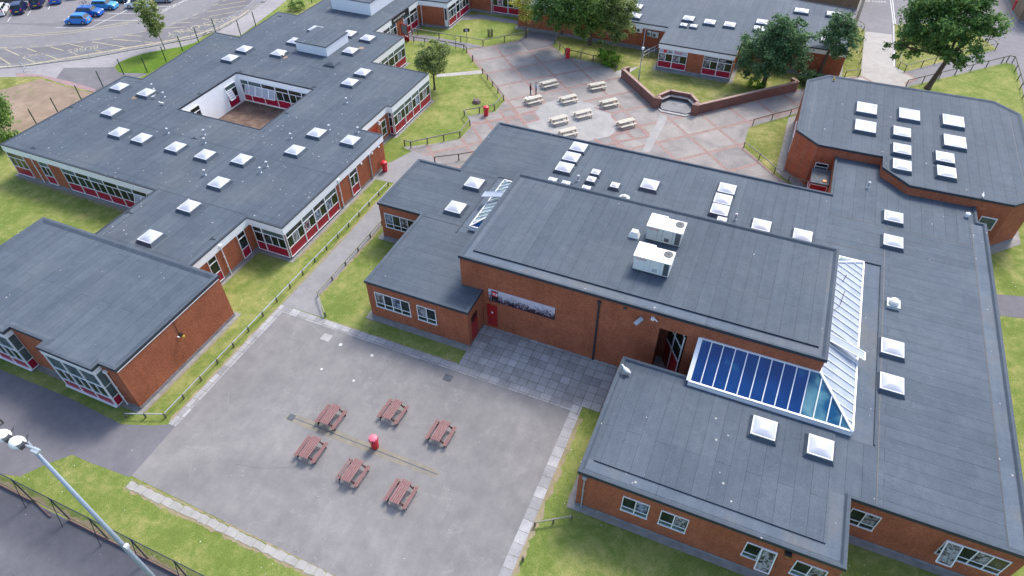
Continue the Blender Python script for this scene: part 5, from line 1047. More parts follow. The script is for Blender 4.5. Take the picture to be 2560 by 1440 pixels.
x, y = G(59, 178); m_ = MB(); m_.bar((x, y, 0), (x-.1, y+.1, 1.5), .06, .06); m_.bar((x, y, .1), (x+1, y+.5, .9), .05, .05); m_.bar((x+.9, y+.4, 0), (x+.2, y, 1.4), .05, .05); tag(obj('gate_frame', m_, 'galvanised'), 'bent galvanised gate frame standing by the kerb crossing', 'gate')
# ball-court mesh fence
e = empty('mesh_fence', (-40, 7.7, 0), 0, 'black wire mesh fence between the dark court and the lower lawn', 'fence'); fh = 3.0
xs = [-47.5, -43.95, -40.4, -36.85, -33.3, -29.75, -26.2, -22.7]
for x in xs: q = MB(); q.tube((x, 7.7, 0), (x, 7.7, fh+.05), .045, n=8); q.tube((x, 7.7, fh*.93), (x, 7.1, .0), .025, n=6); obj('post', q, 'black_trim', e)
m_ = MB(); m_.tube((xs[0], 7.7, fh), (xs[-1], 7.7, fh), .035, n=6); m_.tube((xs[0], 7.7, .25), (xs[-1], 7.7, .25), .02, n=6); obj('rail', m_, 'black_trim', e)
m_ = MB(); m_.face([(xs[0], 7.7, .2), (xs[-1], 7.7, .2), (xs[-1], 7.7, fh), (xs[0], 7.7, fh)]); obj('wire_mesh', m_, 'mesh_wire', e)
for a, c_ in zip(xs, xs[1:]):
    if a == -40.4: continue
    m_ = MB(); m_.bar((a, 7.62, .13), (c_, 7.62, .13), .05, .24); obj('base_board', m_, 'picnic_brown', e)
a, c_ = G(86, 1252), G(128, 1294); m_ = MB(); m_.bar((*a, .12), (*c_, .06), .05, .22); tag(obj('loose_board', m_, 'picnic_brown'), 'loose reddish board swung out from the mesh fence onto the court', 'board')
# ramp handrail
a, c_ = G(1607, 148), G(1648, 130); e = empty('handrail', (*a, 0), 0, 'white double handrail on the ramp beside the lettered block', 'railing')
for z in (.55, 1.05): q = MB(); q.bar((*a, z), (*c_, z+.25), .05, .05); obj('rail', q, 'white_frame', e)
for k in range(4): x, y = a[0]+(c_[0]-a[0])*k/3, a[1]+(c_[1]-a[1])*k/3; q = MB(); q.tube((x, y, 0), (x, y, 1.05+.08*k), .03, n=6); obj('post', q, 'white_frame', e)

# ================================================================= BRICK GARDEN WALL AND ALCOVE
def wall_run(pts, h, t, label, name='garden_wall'):
    e = empty(name, (*pts[0], 0), 0, label, 'wall'); m_ = MB(); cpn = MB()
    for a, c_ in zip(pts, pts[1:]):
        d = Vector(c_)-Vector(a); L_ = d.length; d.normalize()
        for mm, z0, z1, ex_ in ((m_, 0, h, 0), (cpn, h, h+.07, .02)):
            q = MB((*a, 0), (d.x, d.y), (-d.y, d.x)); q.box(-t/2*.4, L_+t/2*.4, -t/2-ex_, t/2+ex_, z0, z1+(.0)); i = len(mm.v); mm.v += q.v; mm.f += [[k+i for k in f] for f in q.f]
    obj('brickwork', m_, 'brick_purple', e); obj('coping', cpn, 'coping', e); return e
wall_run([(-19.45, 86.35), (-20.05, 85.5), (-14.1, 79.35)], 1.25, .35, 'low purple brick wall running from the ramp down to the alcove')
wall_run([(-8.35, 79.5), (2.6, 90.75), (1.85, 91.5)], 1.25, .35, 'long low purple brick wall right of the alcove toward the octagonal block')
al = [(-13.2, 79.3), (-13.75, 80.1), (-12.6, 82.1), (-9.85, 82.1), (-8.5, 80.3), (-8.95, 79.4)]
e = wall_run(al, 1.15, .32, 'brick seating alcove with angled back wall and steps in front', 'seating_alcove')
m_ = MB(); m_.box(-14.15, -13.3, 78.75, 79.25, 0, 1.45); obj('pier', m_, 'brick_purple', e); m_ = MB(); m_.box(-9.1, -8.25, 78.85, 79.35, 0, 1.45); obj('pier', m_, 'brick_purple', e)
m_ = MB(); m_.poly([(-13.2, 79.25), (-12.7, 78.55), (-9.6, 78.55), (-9.0, 79.3), (-8.6, 80.2), (-9.9, 82.0), (-12.6, 82.0), (-13.7, 80.1)], .22); m_.skin(ccw([(-13.2, 79.25), (-12.7, 78.55), (-9.6, 78.55), (-9.0, 79.3)]), 0, .22); obj('floor', m_, 'concrete_grey', e)
m_ = MB(); m_.poly([(-13.45, 78.9), (-12.75, 78.1), (-9.5, 78.1), (-8.85, 78.95), (-9.6, 78.6), (-12.7, 78.6)], .11); m_.skin([(-13.45, 78.9), (-12.75, 78.1), (-9.5, 78.1), (-8.85, 78.95)], 0, .11, skip=(3,)); obj('step', m_, 'concrete_pale', e)
m_ = MB(); bp = [(-13.5, 80.1), (-12.45, 81.85), (-10.0, 81.85), (-8.75, 80.3)]
for a, c_ in zip(bp, bp[1:]): m_.bar((a[0], a[1]-.15, .66), (c_[0], c_[1]-.15, .66), .42, .10)
obj('bench_seat', m_, 'concrete_pale', e)

# ================================================================= TREES
def leaf_cloud(blobs, n, size, seed):
    r = np.random.default_rng(seed); V = []; F = []
    vol = np.array([b_[3]*b_[4]*b_[5] for b_ in blobs]); pr = vol/vol.sum()
    # clumps
    cl = []
    n = int(n*.85); nc = max(24, n//80)
    for k in range(nc):
        b_ = blobs[r.choice(len(blobs), p=pr)]; d = r.normal(size=3); d /= np.linalg.norm(d); rad = r.uniform(.5, 1.12)
        cl.append((np.array(b_[:3])+d*rad*np.array(b_[3:6]), r.uniform(.4, .8)*min(b_[3], b_[5])*.30+.12))
    per = n//nc
    pts = []
    for c_, s_ in cl: pts.append(c_+r.normal(size=(per, 3))*s_*np.array([1, 1, .8])*.75)
    P = np.concatenate(pts); N = len(P)
    nr = r.normal(size=(N, 3)); nr[:, 2] = np.abs(nr[:, 2])+.5; nr /= np.linalg.norm(nr, axis=1)[:, None]
    a = np.cross(nr, r.normal(size=(N, 3))); a /= np.linalg.norm(a, axis=1)[:, None]; c_ = np.cross(nr, a)
    sz = (size*r.uniform(.6, 1.35, N))[:, None]
    q = np.stack([P-a*sz*.5, P-c_*sz*.38, P+a*sz*.5, P+c_*sz*.38], 1).reshape(-1, 3)
    mb = MB(); mb.v = [tuple(v) for v in q.tolist()]; mb.f = [[4*k, 4*k+1, 4*k+2, 4*k+3] for k in range(N)]; return mb
def tree(name, base, blobs, n, size, mat, label, trunk_r=.18, bark='bark', lean=(0, 0), seed=1, group=None, fork=None):
    e = empty(name, (*base, 0), 0, label, 'tree' if 'bush' not in name and 'shrub' not in name else 'bush', group)
    bl = [(base[0]+b_[0], base[1]+b_[1], *b_[2:]) for b_ in blobs]
    if trunk_r:
        m_ = MB(); r = random.Random(seed); zt = min(b_[2] for b_ in blobs); zt = max(.8, zt-.2); top = (base[0]+lean[0], base[1]+lean[1], zt)
        m_.tube((*base, -.05), (base[0]+lean[0]*.15, base[1]+lean[1]*.15, zt*.12), trunk_r*1.5, trunk_r*1.1, 8); m_.tube((base[0]+lean[0]*.15, base[1]+lean[1]*.15, zt*.12), top, trunk_r*1.1, trunk_r*.8, 8)
        for b_ in bl:
            c_ = (b_[0], b_[1], b_[2]); m_.tube(top, c_, trunk_r*.6, trunk_r*.22, 6)
            for k in range(4): d = (b_[0]+r.uniform(-.7, .7)*b_[3], b_[1]+r.uniform(-.7, .7)*b_[4], b_[2]+r.uniform(-.1, .8)*b_[5]); s_ = r.uniform(.2, .9); o_ = tuple(top[i]+(c_[i]-top[i])*s_ for i in range(3)); m_.tube(o_, d, trunk_r*.25, trunk_r*.07, 5)
        obj('trunk', m_, bark, e)
    obj('crown', leaf_cloud(bl, n, size, seed), mat, e)
    return e
def at(px, py, z, b_):  # offset of a crown centre seen at (px,py) at height z from the trunk foot b_
    x, y = G(px, py, z); return (x-b_[0], y-b_[1])
tb = G(413.9, 125.7)
tree('birch_tree', tb, [(-.5, .1, 3.3, 1.3, 1.3, 1.1), (-.7, .2, 4.7, 1.6, 1.5, 1.2), (-1.0, .3, 6.0, 1.5, 1.4, 1.1)], 5200, .26, 'leaf_olive', 'small slender tree on the bright grass strip by the bus bays', .09, 'bark_pale', (-.2, 0), 3)
tb = G(1086.7, 223.6)
tree('young_tree', tb, [(-.1, 0, 3.6, 2.1, 2.1, 1.3), (.3, .3, 4.9, 1.9, 1.9, 1.3), (-.5, .2, 5.9, 1.1, 1.1, .9)], 8500, .24, 'leaf_olive', 'round young tree on the lawn at the corner of the classroom block', .13, 'bark', (.05, 0), 5)
tb = G(1314.7, 94.4)
tree('yellow_tree', tb, [(0, 0, 3.9, 1.6, 1.6, 1.2), (-.3, .3, 5.4, 1.8, 1.8, 1.4), (.4, .2, 6.8, 1.4, 1.4, 1.2)], 4600, .24, 'leaf_yellow', 'yellow leaved tree at the top edge beside the north wing', .11, 'bark', (0, 0), 7)
def crowns(tb, L): return [(*at(px, py, z, tb), z, a, b_, c_) for px, py, z, a, b_, c_ in L]
tb = G(1422, 86)
tree('large_tree', tb, crowns(tb, [(1395, 42, 4.6, 2.2, 2.0, 1.5), (1362, 20, 6.0, 2.4, 2.2, 1.7), (1435, 15, 6.8, 2.5, 2.4, 1.8), (1395, -12, 8.4, 2.8, 2.6, 1.8)]), 14000, .30, 'leaf_deep', 'dark leafy tree, left one of the trees at the back of the plaza', .26, 'bark', (-.2, 0), 11, 'big trees at the back of the plaza')
tb = G(1474, 112)
tree('large_tree', tb, crowns(tb, [(1462, 62, 4.2, 2.0, 1.9, 1.6), (1500, 38, 5.6, 2.3, 2.2, 1.8), (1470, 18, 7.0, 2.4, 2.2, 1.8), (1490, -8, 8.6, 2.6, 2.4, 1.8)]), 14000, .30, 'leaf_green', 'big mid-green tree in the middle of the trees at the back of the plaza', .24, 'bark', (.1, 0), 12, 'big trees at the back of the plaza')
tb = G(1537.5, 112)
tree('large_tree', tb, crowns(tb, [(1518, 92, 2.9, 1.6, 1.5, 1.1), (1555, 75, 3.8, 1.6, 1.5, 1.3), (1540, 50, 5.4, 2.0, 1.8, 1.6), (1560, 22, 7.0, 1.7, 1.7, 1.6), (1535, 0, 8.4, 1.7, 1.7, 1.6)]), 11000, .28, 'leaf_olive', 'yellowish green tree nearest the air conditioning units', .16, 'bark_pale', (-.2, 0), 13, 'big trees at the back of the plaza')
tb = G(1519, 160)
tree('bush', tb, [(0, 0, .9, 1.7, 1.2, .9), (-.6, .3, 1.3, .9, .8, .8)], 3600, .20, 'leaf_bright', 'bright green bush behind the dark knee rail under the big trees', 0, seed=15)
tb = G(1907, 216)
tree('round_tree', tb, [(-1.2, -.2, 3.6, 2.9, 2.6, 1.9), (1.6, .1, 4.2, 2.9, 2.6, 2.0), (-.6, .3, 5.9, 3.2, 3.0, 2.1), (1.6, .6, 6.9, 2.8, 2.6, 1.9), (.2, .6, 8.2, 2.2, 2.2, 1.3)], 20000, .30, 'leaf_dark', 'dense dark round tree in front of the lettered block', .3, 'bark', (.1, 0), 17)
tb = G(1887, 217)
tree('bush', tb, [(0, 0, .7, 1.2, .9, .7)], 1500, .18, 'leaf_bright', 'low bright shrub at the foot of the round tree', 0, seed=18)
tb = G(2014, 208)
tree('bush', tb, [(0, 0, 1.0, 1.4, 1.1, 1.0), (.9, .6, .8, 1.0, .9, .8)], 2600, .2, 'leaf_dark', 'dark bush at the end of the long brick wall', 0, seed=19)
tb = G(2045.7, 191)
o1 = at(2110, 95, 6.5, tb); o2 = at(2075, 85, 5.5, tb); o3 = at(2105, 60, 8., tb)
tree('forked_tree', tb, [(*o1, 6.2, 2.0, 2.0, 2.0), (*o2, 5.6, 1.3, 1.3, 1.4), (*o3, 8.0, 1.5, 1.5, 1.5)], 7500, .28, 'leaf_dark', 'forked tree with pale limbs by the red bin at the octagonal block', .2, 'bark', (.4, .2), 21)
tb = G(2318, 221)
c1_ = lambda px, py, z: at(px, py, z, tb)
tree('large_tree', tb, [(*c1_(2290, 105, 6.), 6., 2.6, 2.4, 1.8), (*c1_(2400, 118, 6.), 6., 2.8, 2.6, 1.8), (*c1_(2330, 60, 9.), 9., 3.5, 3.2, 2.3), (*c1_(2410, 40, 9.5), 9.5, 3.5, 3.2, 2.3), (*c1_(2475, 55, 9.), 9., 2.0, 2.0, 1.6), (*c1_(2350, -10, 12.), 12., 3.5, 3.2, 2.3), (*c1_(2430, -20, 12.), 12, 2.8, 2.8, 2.0), (*c1_(2250, 115, 6.5), 6.5, 1.5, 1.5, 1.2), (*c1_(2385, 160, 4.4), 4.4, 1.5, 1.4, 1.1)], 34000, .34, 'leaf_deep', 'largest tree, spreading over the lawn behind the octagonal block', .33, 'bark', (1.0, 1.0), 23)
tb = G(-12, 352)
tree('leafy_tree', tb, [(.6, .4, 2.5, 3.3, 2.9, 1.8), (.7, .4, 4.6, 3.1, 2.8, 1.9), (-1.4, .3, 5.8, 2.0, 2.0, 1.5)], 9500, .28, 'leaf_green', 'bushy tree cut off by the left edge above the classroom roof', .2, 'bark', (0, 0), 25)
tb = (8.8, 114.5)
tree('bare_tree', tb, [(.6, .5, 6.6, 1.3, 1.3, 1.0), (-.7, .4, 7.6, 1.4, 1.4, 1.0)], 700, .24, 'leaf_bright', 'thin sparsely leaved tree at the top edge beyond the north east roof', .24, 'bark_pale', (0, 0), 27)
tb = (1.5, 116.5)
tree('bare_tree', tb, [(.3, .3, 6.2, 1.0, 1.0, 1.0)], 300, .22, 'leaf_bright', 'thin bare trunk left of the other sparse tree beyond the north east roof', .14, 'bark', (0, 0), 28)
tb = G(744, 24)
tree('flowering_shrub', tb, [(0, 0, .7, 1.5, 1.1, .7)], 1500, .2, 'leaf_green', 'low flowering shrub on the grass triangle at the top of the classroom roof', 0, seed=29)

# ================================================================= SMALL THINGS
x, y = G(1191.7, 256); m_ = MB(); r = random.Random(4)
m_.lathe([(.55, 0), (.6, .15), (.45, .38), (.2, .45)], 9, (x, y)); m_.v = [(a+r.uniform(-.08, .08), b_+r.uniform(-.08, .08), max(0, c_+r.uniform(-.05, .05))) for a, b_, c_ in m_.v]; tag(obj('rock', m_, 'rock'), 'brown rock on the lawn near the knee rail and red bin', 'rock')
x, y = G(1167.5, 104); e = empty('sign_board', (x, y, 0), 0, 'small black sign on a thin post on the far lawn', 'sign'); m_ = MB(); m_.tube((x, y, 0), (x, y, 1.9), .035, n=6); obj('post', m_, 'dark_metal', e); m_ = MB(); m_.bar((x-.4, y-.25, 1.75), (x+.4, y+.25, 1.75), .05, .5); obj('panel', m_, 'sign_black', e)
m_ = MB(); m_.bar((x-.16, y-.13, 1.75), (x+.16, y+.07, 1.75), .06, .3); obj('emblem', m_, 'sign_grey', e)
x, y = G(1226, 91); m_ = MB(); 
for k in range(9): t = k*.7; m_.tube((x+.35*math.cos(t), y+.35*math.sin(t), 0), (x+.38*math.cos(t), y+.38*math.sin(t), .95+.1*(k % 3)), .06, n=6)
tag(obj('tree_guard', m_, 'wood_post'), 'small dark round guard of stakes on the far lawn', 'tree guard')
x, y = G(1139.7, 123.5); m_ = MB(); m_.tube((x, y, 0), (x, y, 1.5), .04, n=6)
for k in range(10): t, t2 = k*.628, (k+1)*.628; m_.tube((x+.18*math.cos(t), y, 1.7+.22*math.sin(t)), (x+.18*math.cos(t2), y, 1.7+.22*math.sin(t2)), .03, n=5)
tag(obj('hoop_post', m_, 'dark_metal'), 'thin dark post topped with a hoop beside the lane', 'post')
x, y = G(1596, 203); e = empty('lamp_post', (x, y, 0), 0, 'slim grey lamp post behind the low brick wall', 'lamp post'); m_ = MB(); m_.tube((x, y, 0), (x, y, 1.2), .10, .09, 8); m_.tube((x, y, 1.2), (x, y, 7.2), .065, .045, 8); obj('pole', m_, 'pole_grey', e); m_ = MB(); m_.box(x-.12, x+.18, y-.15, y+.08, 4.55, 4.85); obj('camera_box', m_, 'white_frame', e)
# tall floodlight mast near the camera
mx, my, mh = -22.5, 5.45, 21.
e = empty('floodlight_mast', (mx, my, 0), 0, 'tall tapering grey floodlight mast leaning across the bottom left corner', 'floodlight mast')
m_ = MB(); m_.tube((mx, my, 0), (mx, my, mh), .17, .068, 16, True); po_ = obj('pole', m_, 'pole_grey', e, smooth=True)
m_ = MB(); m_.tube((mx-1.9, my-.05, mh+.05), (mx+.25, my+.05, mh+.05), .05, n=8); m_.box(mx-.05, mx+.3, my-.1, my+.12, mh-.02, mh+.08); m_.bar((mx, my, mh-.5), (mx-.55, my+.2, mh), .06, .06); obj('cross_arm', m_, 'galvanised', e)
for k, dx in enumerate((-.85, -1.65)):
    m_ = MB(); cx_, cy_ = mx+dx, my-.02
    m_.v = []; N = 10
    for i in range(N+1):
        t = i/N*math.pi/2
        for j in range(14): s_ = j/14*2*math.pi; m_.v.append((cx_+.36*math.cos(t)*math.cos(s_), cy_+.28*math.cos(t)*math.sin(s_), mh+.02+.22*math.sin(t)))
    for i in range(N):
        for j in range(14): m_.f.append([i*14+j, i*14+(j+1) % 14, (i+1)*14+(j+1) % 14, (i+1)*14+j])
    lm = obj('floodlight', m_, 'gull_white', e, smooth=True); m_ = MB(); m_.box(cx_+.18, cx_+.42, cy_-.16, cy_+.12, mh-.02, mh+.16); obj('control_box', m_, 'dark_metal', lm); m_ = MB(); m_.tube((cx_+.05, cy_+.28, mh-.05), (cx_+.2, cy_+.42, mh+.2), .015, n=5); m_.tube((cx_+.2, cy_+.42, mh+.2), (cx_+.36, cy_+.2, mh+.1), .015, n=5); obj('cable', m_, 'black_trim', lm)
m_ = MB(); m_.box(mx+.28, mx+.42, my-.1, my+.1, 12.9, 13.1); obj('bracket', m_, 'white_frame', e)
# wall lamp on the bay block
e = empty('wall_light', (-39.3, 22.28, 3.3), 0, 'round amber wall light with a black cable on the left brick wall', 'wall light')
m_ = MB(); m_.bar((-39.28, 22.28, 3.1), (-38.95, 22.28, 3.1), .22, .22); obj('housing', m_, 'sign_black', e); m_ = MB(); m_.lathe([(.11, 2.88), (.14, 3.0), (.12, 3.06)], 12, (-38.95, 22.3)); obj('lens', m_, 'brass', e); m_ = MB(); m_.tube((-39.27, 22.28, 3.2), (-39.27, 22.28, 4.7), .02, n=5); obj('cable', m_, 'sign_black', e); m_ = MB(); m_.box(-39.28, -39.1, 22.0, 22.1, 3.0, 3.1); obj('sensor', m_, 'white_frame', e)
e = empty('wall_light', (8.2, 22.4, 3.9), 0, 'small amber bulkhead light on the front brick wall between two windows', 'wall light'); m_ = MB(); m_.box(8.05, 8.45, 22.1, 22.4, 3.85, 4.0); obj('housing', m_, 'sign_black', e); m_ = MB(); m_.box(8.1, 8.4, 22.14, 22.36, 3.72, 3.85); obj('lens', m_, 'brass', e)
# fence / wall top left
a, c_ = G(-90, 22), G(118, -10); e = empty('board_fence', (*a, 0), 0, 'dark brown boarded fence behind the parked cars at the top left', 'fence'); m_ = MB(); m_.bar((*a, 1.0), (*c_, 1.0), .1, 2.0); obj('boards', m_, 'wood_post', e)
m_ = MB(); m_.bar((*a, 2.03), (*c_, 2.03), .14, .06); obj('capping', m_, 'picnic_brown_dark', e)

# gulls
def gull():
    e = empty('gull', (0, 0, 0), 0, 'x', 'gull', 'gulls on the roofs'); m_ = MB()
    N, K = 8, 10; prof = [(-.26, .01, .17), (-.2, .05, .18), (-.1, .095, .19), (0, .11, .20), (.1, .10, .22), (.17, .065, .27), (.2, .05, .33), (.24, .05, .37), (.28, .045, .38), (.31, .02, .37), (.36, .008, .355)]
    for x_, r_, z_ in prof:
        for k in range(K): t = 2*math.pi*k/K; m_.v.append((x_, r_*math.cos(t), z_+r_*math.sin(t)))
    for i in range(len(prof)-1):
        for k in range(K): m_.f.append([i*K+k, i*K+(k+1) % K, (i+1)*K+(k+1) % K, (i+1)*K+k])
    m_.tube((.02, .04, 0), (.02, .04, .12), .012, n=5); m_.tube((.02, -.04, 0), (.02, -.04, .12), .012, n=5)
    obj('body', m_, 'gull_white', e, (0, 0, 0), True)
    m_ = MB()
    for s_ in (-1, 1): m_.v += [(.12, s_*.10, .25), (-.05, s_*.125, .26), (-.34, s_*.03, .21), (-.08, s_*.09, .16), (.1, s_*.10, .17)]; i = len(m_.v)-5; m_.f.append([i+k for k in range(5)])
    obj('wing', m_, 'gull_grey', e, (0, 0, 0)); return e
gb = gull(); gs = [((384.7, 246), WZ, 40, 1.1, 'gull on the classroom roof between two vent pipes'), ((406, 262), WZ, 200, 1.1, 'gull standing just behind the courtyard edge on the classroom roof'), ((709.7, 141), WZ, 120, 1.2, 'gull on a mossy patch beside a rooflight near the plant room'), ((906, 192), WZ, 60, 1.1, 'gull next to the paired rooflights at the right of the classroom roof'), ((1565, 932), CZ+.1, 160, 1.5, 'large gull on the corner of the front brick block roof'), ((2454.8, 493), OZ+.1, 90, 1.0, 'gull on the parapet of the octagonal block')]
for k, (p_, z, a, s_, lb) in enumerate(gs):
    o = gb if k == 0 else copy_tree(gb); x, y = G(*p_, z); o.location = (x, y, z); o.rotation_euler = (0, 0, R(a)); o.scale = (s_,)*3; o['label'] = lb

# people
def person(loc, rz, top, legs, label, arm=.0, scale=1.):
    e = empty('person', loc, rz, label, 'person'); e.scale = (scale,)*3
    J = {'pel': (0, 0, .93, .175, .13), 'wst': (0, 0, 1.08, .165, .125), 'chs': (0, .0, 1.28, .205, .15), 'uc': (0, 0, 1.40, .185, .12), 'nk': (0, .0, 1.485, .052, .055), 'hd0': (0, .012, 1.54, .058, .068), 'chin': (0, .025, 1.585, .095, .115), 'hd': (0, .015, 1.66, .118, .142), 'top': (0, .005, 1.735, .10, .12)}
    E_ = [('pel', 'wst'), ('wst', 'chs'), ('chs', 'uc'), ('uc', 'nk'), ('nk', 'hd0'), ('hd0', 'chin'), ('chin', 'hd'), ('hd', 'top')]
    for s_, n in ((-1, 'l'), (1, 'r')):
        J['hp'+n] = (s_*.10, 0, .88, .09, .095); J['kn'+n] = (s_*.12, .02, .49, .06, .065); J['an'+n] = (s_*.13, -.02, .09, .042, .045); J['to'+n] = (s_*.14, .13, .04, .04, .03)
        J['sh'+n] = (s_*.20, 0, 1.405, .065, .065); J['el'+n] = (s_*.27, -.03, 1.13, .042, .042); J['wr'+n] = (s_*(.22-arm*.1), .10+arm*.14, .93+arm*.16, .03, .03); J['ha'+n] = (s_*(.20-arm*.12), .14+arm*.18, .87+arm*.18, .035, .02)
        E_ += [('pel', 'hp'+n), ('hp'+n, 'kn'+n), ('kn'+n, 'an'+n), ('an'+n, 'to'+n), ('uc', 'sh'+n), ('sh'+n, 'el'+n), ('el'+n, 'wr'+n), ('wr'+n, 'ha'+n)]
        for f_i in range(5):
            nm = 'f%d%s' % (f_i, n); h = J['ha'+n]; J[nm] = (h[0]+(f_i-2)*.018*s_, h[1]+.03+(.0 if f_i else -.03), h[2]-.075+(.03 if f_i in (0, 4) else 0), .009, .009); E_.append(('ha'+n, nm))
    names = list(J); me = bpy.data.meshes.new('body'); me.from_pydata([J[n][:3] for n in names], [(names.index(a), names.index(c_)) for a, c_ in E_], [])
    o = bpy.data.objects.new('body', me); C.objects.link(o); o.parent = e
    for mt in ('skin', top, legs): me.materials.append(M[mt])
    sk = o.modifiers.new('skin', 'SKIN'); me.skin_vertices or None
    if not me.skin_vertices:
        bpy.context.view_layer.objects.active = o
    ly = me.skin_vertices[0] if len(me.skin_vertices) else None
    if ly:
        for i, n in enumerate(names): ly.data[i].radius = J[n][3:5]; ly.data[i].use_root = (n == 'pel')
    o.modifiers.new('sub', 'SUBSURF').levels = 1; o.modifiers['sub'].render_levels = 1
    bpy.context.view_layer.update(); m2 = bpy.data.meshes.new_from_object(o.evaluated_get(bpy.context.evaluated_depsgraph_get()))
    o.modifiers.clear(); o.data = m2; m2.materials.clear()
    for mt in ('skin', top, legs, 'hair_dark'): m2.materials.append(M[mt])
    for p_ in m2.polygons:
        c_ = p_.center; armz = (c_.y > .12 and c_.z > .7 and c_.z < 1.2)
        p_.material_index = 0 if armz else 2 if c_.z < .98 else (0 if c_.z > 1.47 else 1); p_.use_smooth = True
    m_ = MB()
    for i in range(6):
        t = i/5*math.pi/2
        for j in range(10): s_ = j/10*2*math.pi; m_.v.append((.090*math.cos(t)*math.cos(s_), -.008+.105*math.cos(t)*math.sin(s_), 1.675-.05*max(0, -math.sin(s_))*math.cos(t)+.115*math.sin(t)))
    for i in range(5):
        for j in range(10): m_.f.append([i*10+j, i*10+(j+1) % 10, (i+1)*10+(j+1) % 10, (i+1)*10+j])
    h = obj('hair', m_, 'hair_dark', e, loc, True)
    m_ = MB(); m_.tube((0, .10, 1.655), (0, .142, 1.615), .008, .016, 6); obj('nose', m_, 'skin', e, loc)
    for s_ in (-1, 1): m_ = MB(); m_.tube((s_*.080, .0, 1.635), (s_*.100, -.008, 1.64), .030, .022, 8); obj('ear', m_, 'skin', e, loc)
    for s_ in (-1, 1): m_ = MB(); m_.tube((s_*.035, .108, 1.655), (s_*.035, .122, 1.655), .009, .007, 6); obj('eye', m_, 'hair_dark', e, loc)
    m_ = MB(); m_.box(-.025, .025, .105, .122, 1.585, 1.593); obj('mouth', m_, 'red_door', e, loc)
    return e
person((*G(1326, 239.5), .02), R(-60), 'navy_cloth', 'navy_cloth', 'person in dark clothes standing at the white table with papers', .9)
person((*G(1340, 237), .02), R(120), 'blue_shirt', 'navy_cloth', 'person in a pale blue shirt and dark trousers standing at the white table', .5)

# ================================================================= CARS
def car(label, px, py, hd, paint, plate=True, suv=False, L_=4.0):
    x, y = G(px, py); e = empty('parked_car', (x, y, .01), hd, label, 'car', 'cars parked in the car park'); H_ = 1.62 if suv else 1.46; W_ = 1.72; LL = L_/2; loc0 = (0, 0, 0)
    prof = [(-LL, .35), (-LL, .75), (-LL+.12, .95), (-LL+.5, 1.0), (LL-1.15, .98), (LL-.35, .84), (LL-.04, .66), (LL, .35)]
    def loft(prof, w0, w1, zs):
        m_ = MB(); n = len(prof)
        for s_ in (-1, 1):
            for (a, z) in prof: m_.v.append((a, s_*(w0+(w1-w0)*((z-zs[0])/(zs[1]-zs[0]))), z))
        m_.f = [list(range(n-1, -1, -1)), list(range(n, 2*n))]+[[k, (k+1) % n, n+(k+1) % n, n+k] for k in range(n)]; return m_
    bd = loft([(-LL, .22)]+prof+[(LL, .22)], W_/2, W_/2-.05, (.22, 1.)); o = obj('body', bd, paint, e, (x, y, .01))
    gh = [(-LL+.18, .97), (-LL+.55, H_-.06), (-LL+.9, H_), (.35, H_), (.62, H_-.06), (LL-1.05, .97)]
    obj('glasshouse', loft(gh, W_/2-.06, W_/2-.24, (.97, H_)), 'glass_dark', e, (x, y, .01))
    rf = [(-LL+.5, H_-.10), (-LL+.52, H_-.03), (-LL+.9, H_+.02), (.35, H_+.02), (.6, H_-.04), (.6, H_-.10)]
    obj('roof', loft(rf, W_/2-.20, W_/2-.24, (H_-.1, H_)), paint, e, (x, y, .01))
    for s_ in (-1, 1):
        m_ = MB()
        for p_, q_ in (((-LL+.22, .97), (-LL+.58, H_-.04)), ((-.35, .97), (-.35, H_)), ((LL-1.05, .97), (.6, H_-.04))):
            m_.bar((p_[0], s_*(W_/2-.06), p_[1]), (q_[0], s_*(W_/2-.225), q_[1]), .06, .06)
        obj('pillar', m_, paint, e, (x, y, .01))
    for a in (-LL+.72, LL-.75):
        for s_ in (-1, 1):
            m_ = MB(); m_.tube((a, s_*(W_/2-.18), .31), (a, s_*(W_/2+.015), .31), .31, n=16); t_ = obj('wheel', m_, 'tyre', e, (x, y, .01)); m_ = MB(); m_.tube((a, s_*(W_/2+.01), .31), (a, s_*(W_/2+.03), .31), .20, n=12); obj('rim', m_, 'rim', t_, (x, y, .01))
    for s_ in (-1, 1):
        m_ = MB(); m_.box(LL-.22, LL-.02, s_*.68-.14, s_*.68+.14, .62, .76); obj('headlight', m_, 'machine_white', e, (x, y, .01)); m_ = MB(); m_.box(-LL-.015, -LL+.1, s_*.72-.1, s_*.72+.1, .68, .92); obj('tail_light', m_, 'sign_red', e, (x, y, .01))
        m_ = MB(); m_.box(LL-1.35, LL-1.2, s_*(W_/2-.02)-.08, s_*(W_/2-.02)+.10, .95, 1.07); obj('wing_mirror', m_, paint, e, (x, y, .01))
    m_ = MB(); m_.box(-LL-.02, -LL, -.26, .26, .5, .62); obj('number_plate', m_, 'plate_yellow', e, (x, y, .01))
    return e
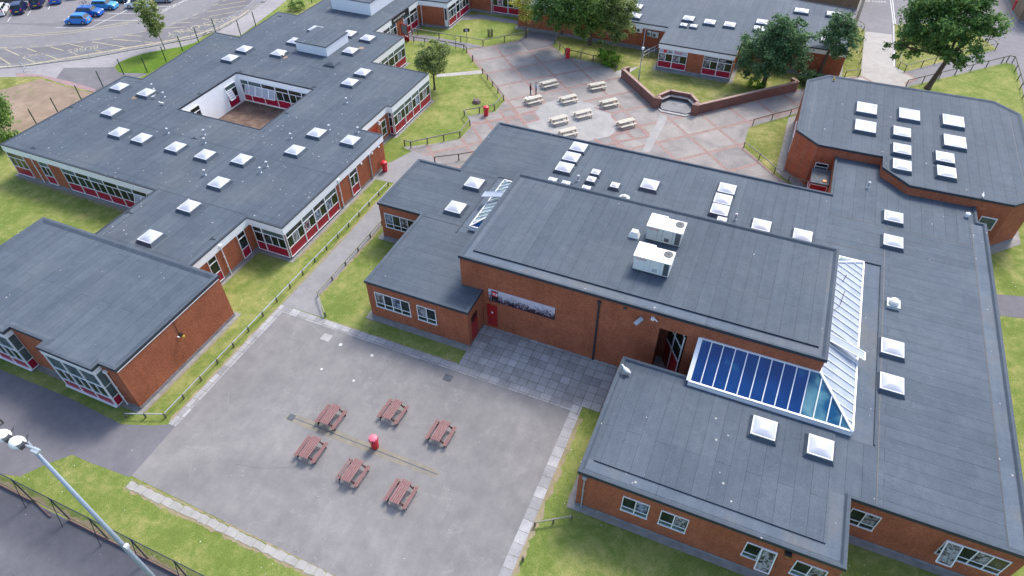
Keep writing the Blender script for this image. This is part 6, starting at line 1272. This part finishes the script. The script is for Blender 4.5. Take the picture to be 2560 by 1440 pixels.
h1 = math.atan2(.31, .95); dx, dy = (G(29, 37)[0]-G(19, 54)[0], G(29, 37)[1]-G(19, 54)[1]); h2 = math.atan2(dy, dx)
dx, dy = (G(320, 50.7)[0]-G(236, 50.7)[0], G(320, 50.7)[1]-G(236, 50.7)[1]); h3 = math.atan2(dy, dx)
car('bright blue hatchback seen from the side, closest of the cars', 199, 57.5, h3+math.pi, 'car_blue', L_=3.7)
cb = car('deep blue car carrying a bicycle on its roof', 228, 38, h3, 'car_deepblue'); car('pale metallic blue car beside the one with the bicycle', 265, 21, h3, 'car_skyblue')
car('dark teal car mostly cut off by the top edge', 300, 3, h3, 'car_teal'); car('white crossover behind the slender tree', 350, 17, h3+math.pi, 'car_white', suv=True, L_=4.2)
car('silver grey estate car right of the white crossover', 402, 3, h3, 'car_silver', suv=True, L_=4.4)
car('white car cut off by the left edge', 6, 32, h2, 'car_white'); car('dark navy car with yellow plate, second from the left edge', 52, 27, h2, 'car_navy'); car('dark navy car with yellow plate, third from the left edge', 97, 12, h2, 'car_navy')
car('mid blue car with yellow plate at the top edge', 144, 2, h2, 'car_deepblue'); car('pale car with only its rear showing at the top edge', 190, -11, h2, 'car_white')
x, y = G(228, 38); e = empty('bicycle', (x, y, 1.5), h3, 'bicycle carried on the roof of the deep blue car', 'bicycle')
for a in (-.5, .5):
    m_ = MB()
    for k in range(12): t, t2 = k*math.pi/6, (k+1)*math.pi/6; m_.tube((a+.33*math.cos(t)-.3, 0, .38+.33*math.sin(t)), (a+.33*math.cos(t2)-.3, 0, .38+.33*math.sin(t2)), .025, n=5)
    obj('wheel', m_, 'tyre', e, (x, y, 1.5))
m_ = MB(); [m_.tube((p_[0]-.3, 0, p_[1]), (q_[0]-.3, 0, q_[1]), .025, n=5) for p_, q_ in (((-.5, .38), (-.1, .38)), ((-.1, .38), (.35, .8)), ((-.15, .85), (.35, .8)), ((-.1, .38), (-.18, .9)), ((-.5, .38), (-.15, .82)), ((.5, .38), (.33, .92)))]; m_.tube((.03, -.25, .95), (.03, .25, .95), .02, n=5); obj('frame', m_, 'dark_metal', e, (x, y, 1.5))
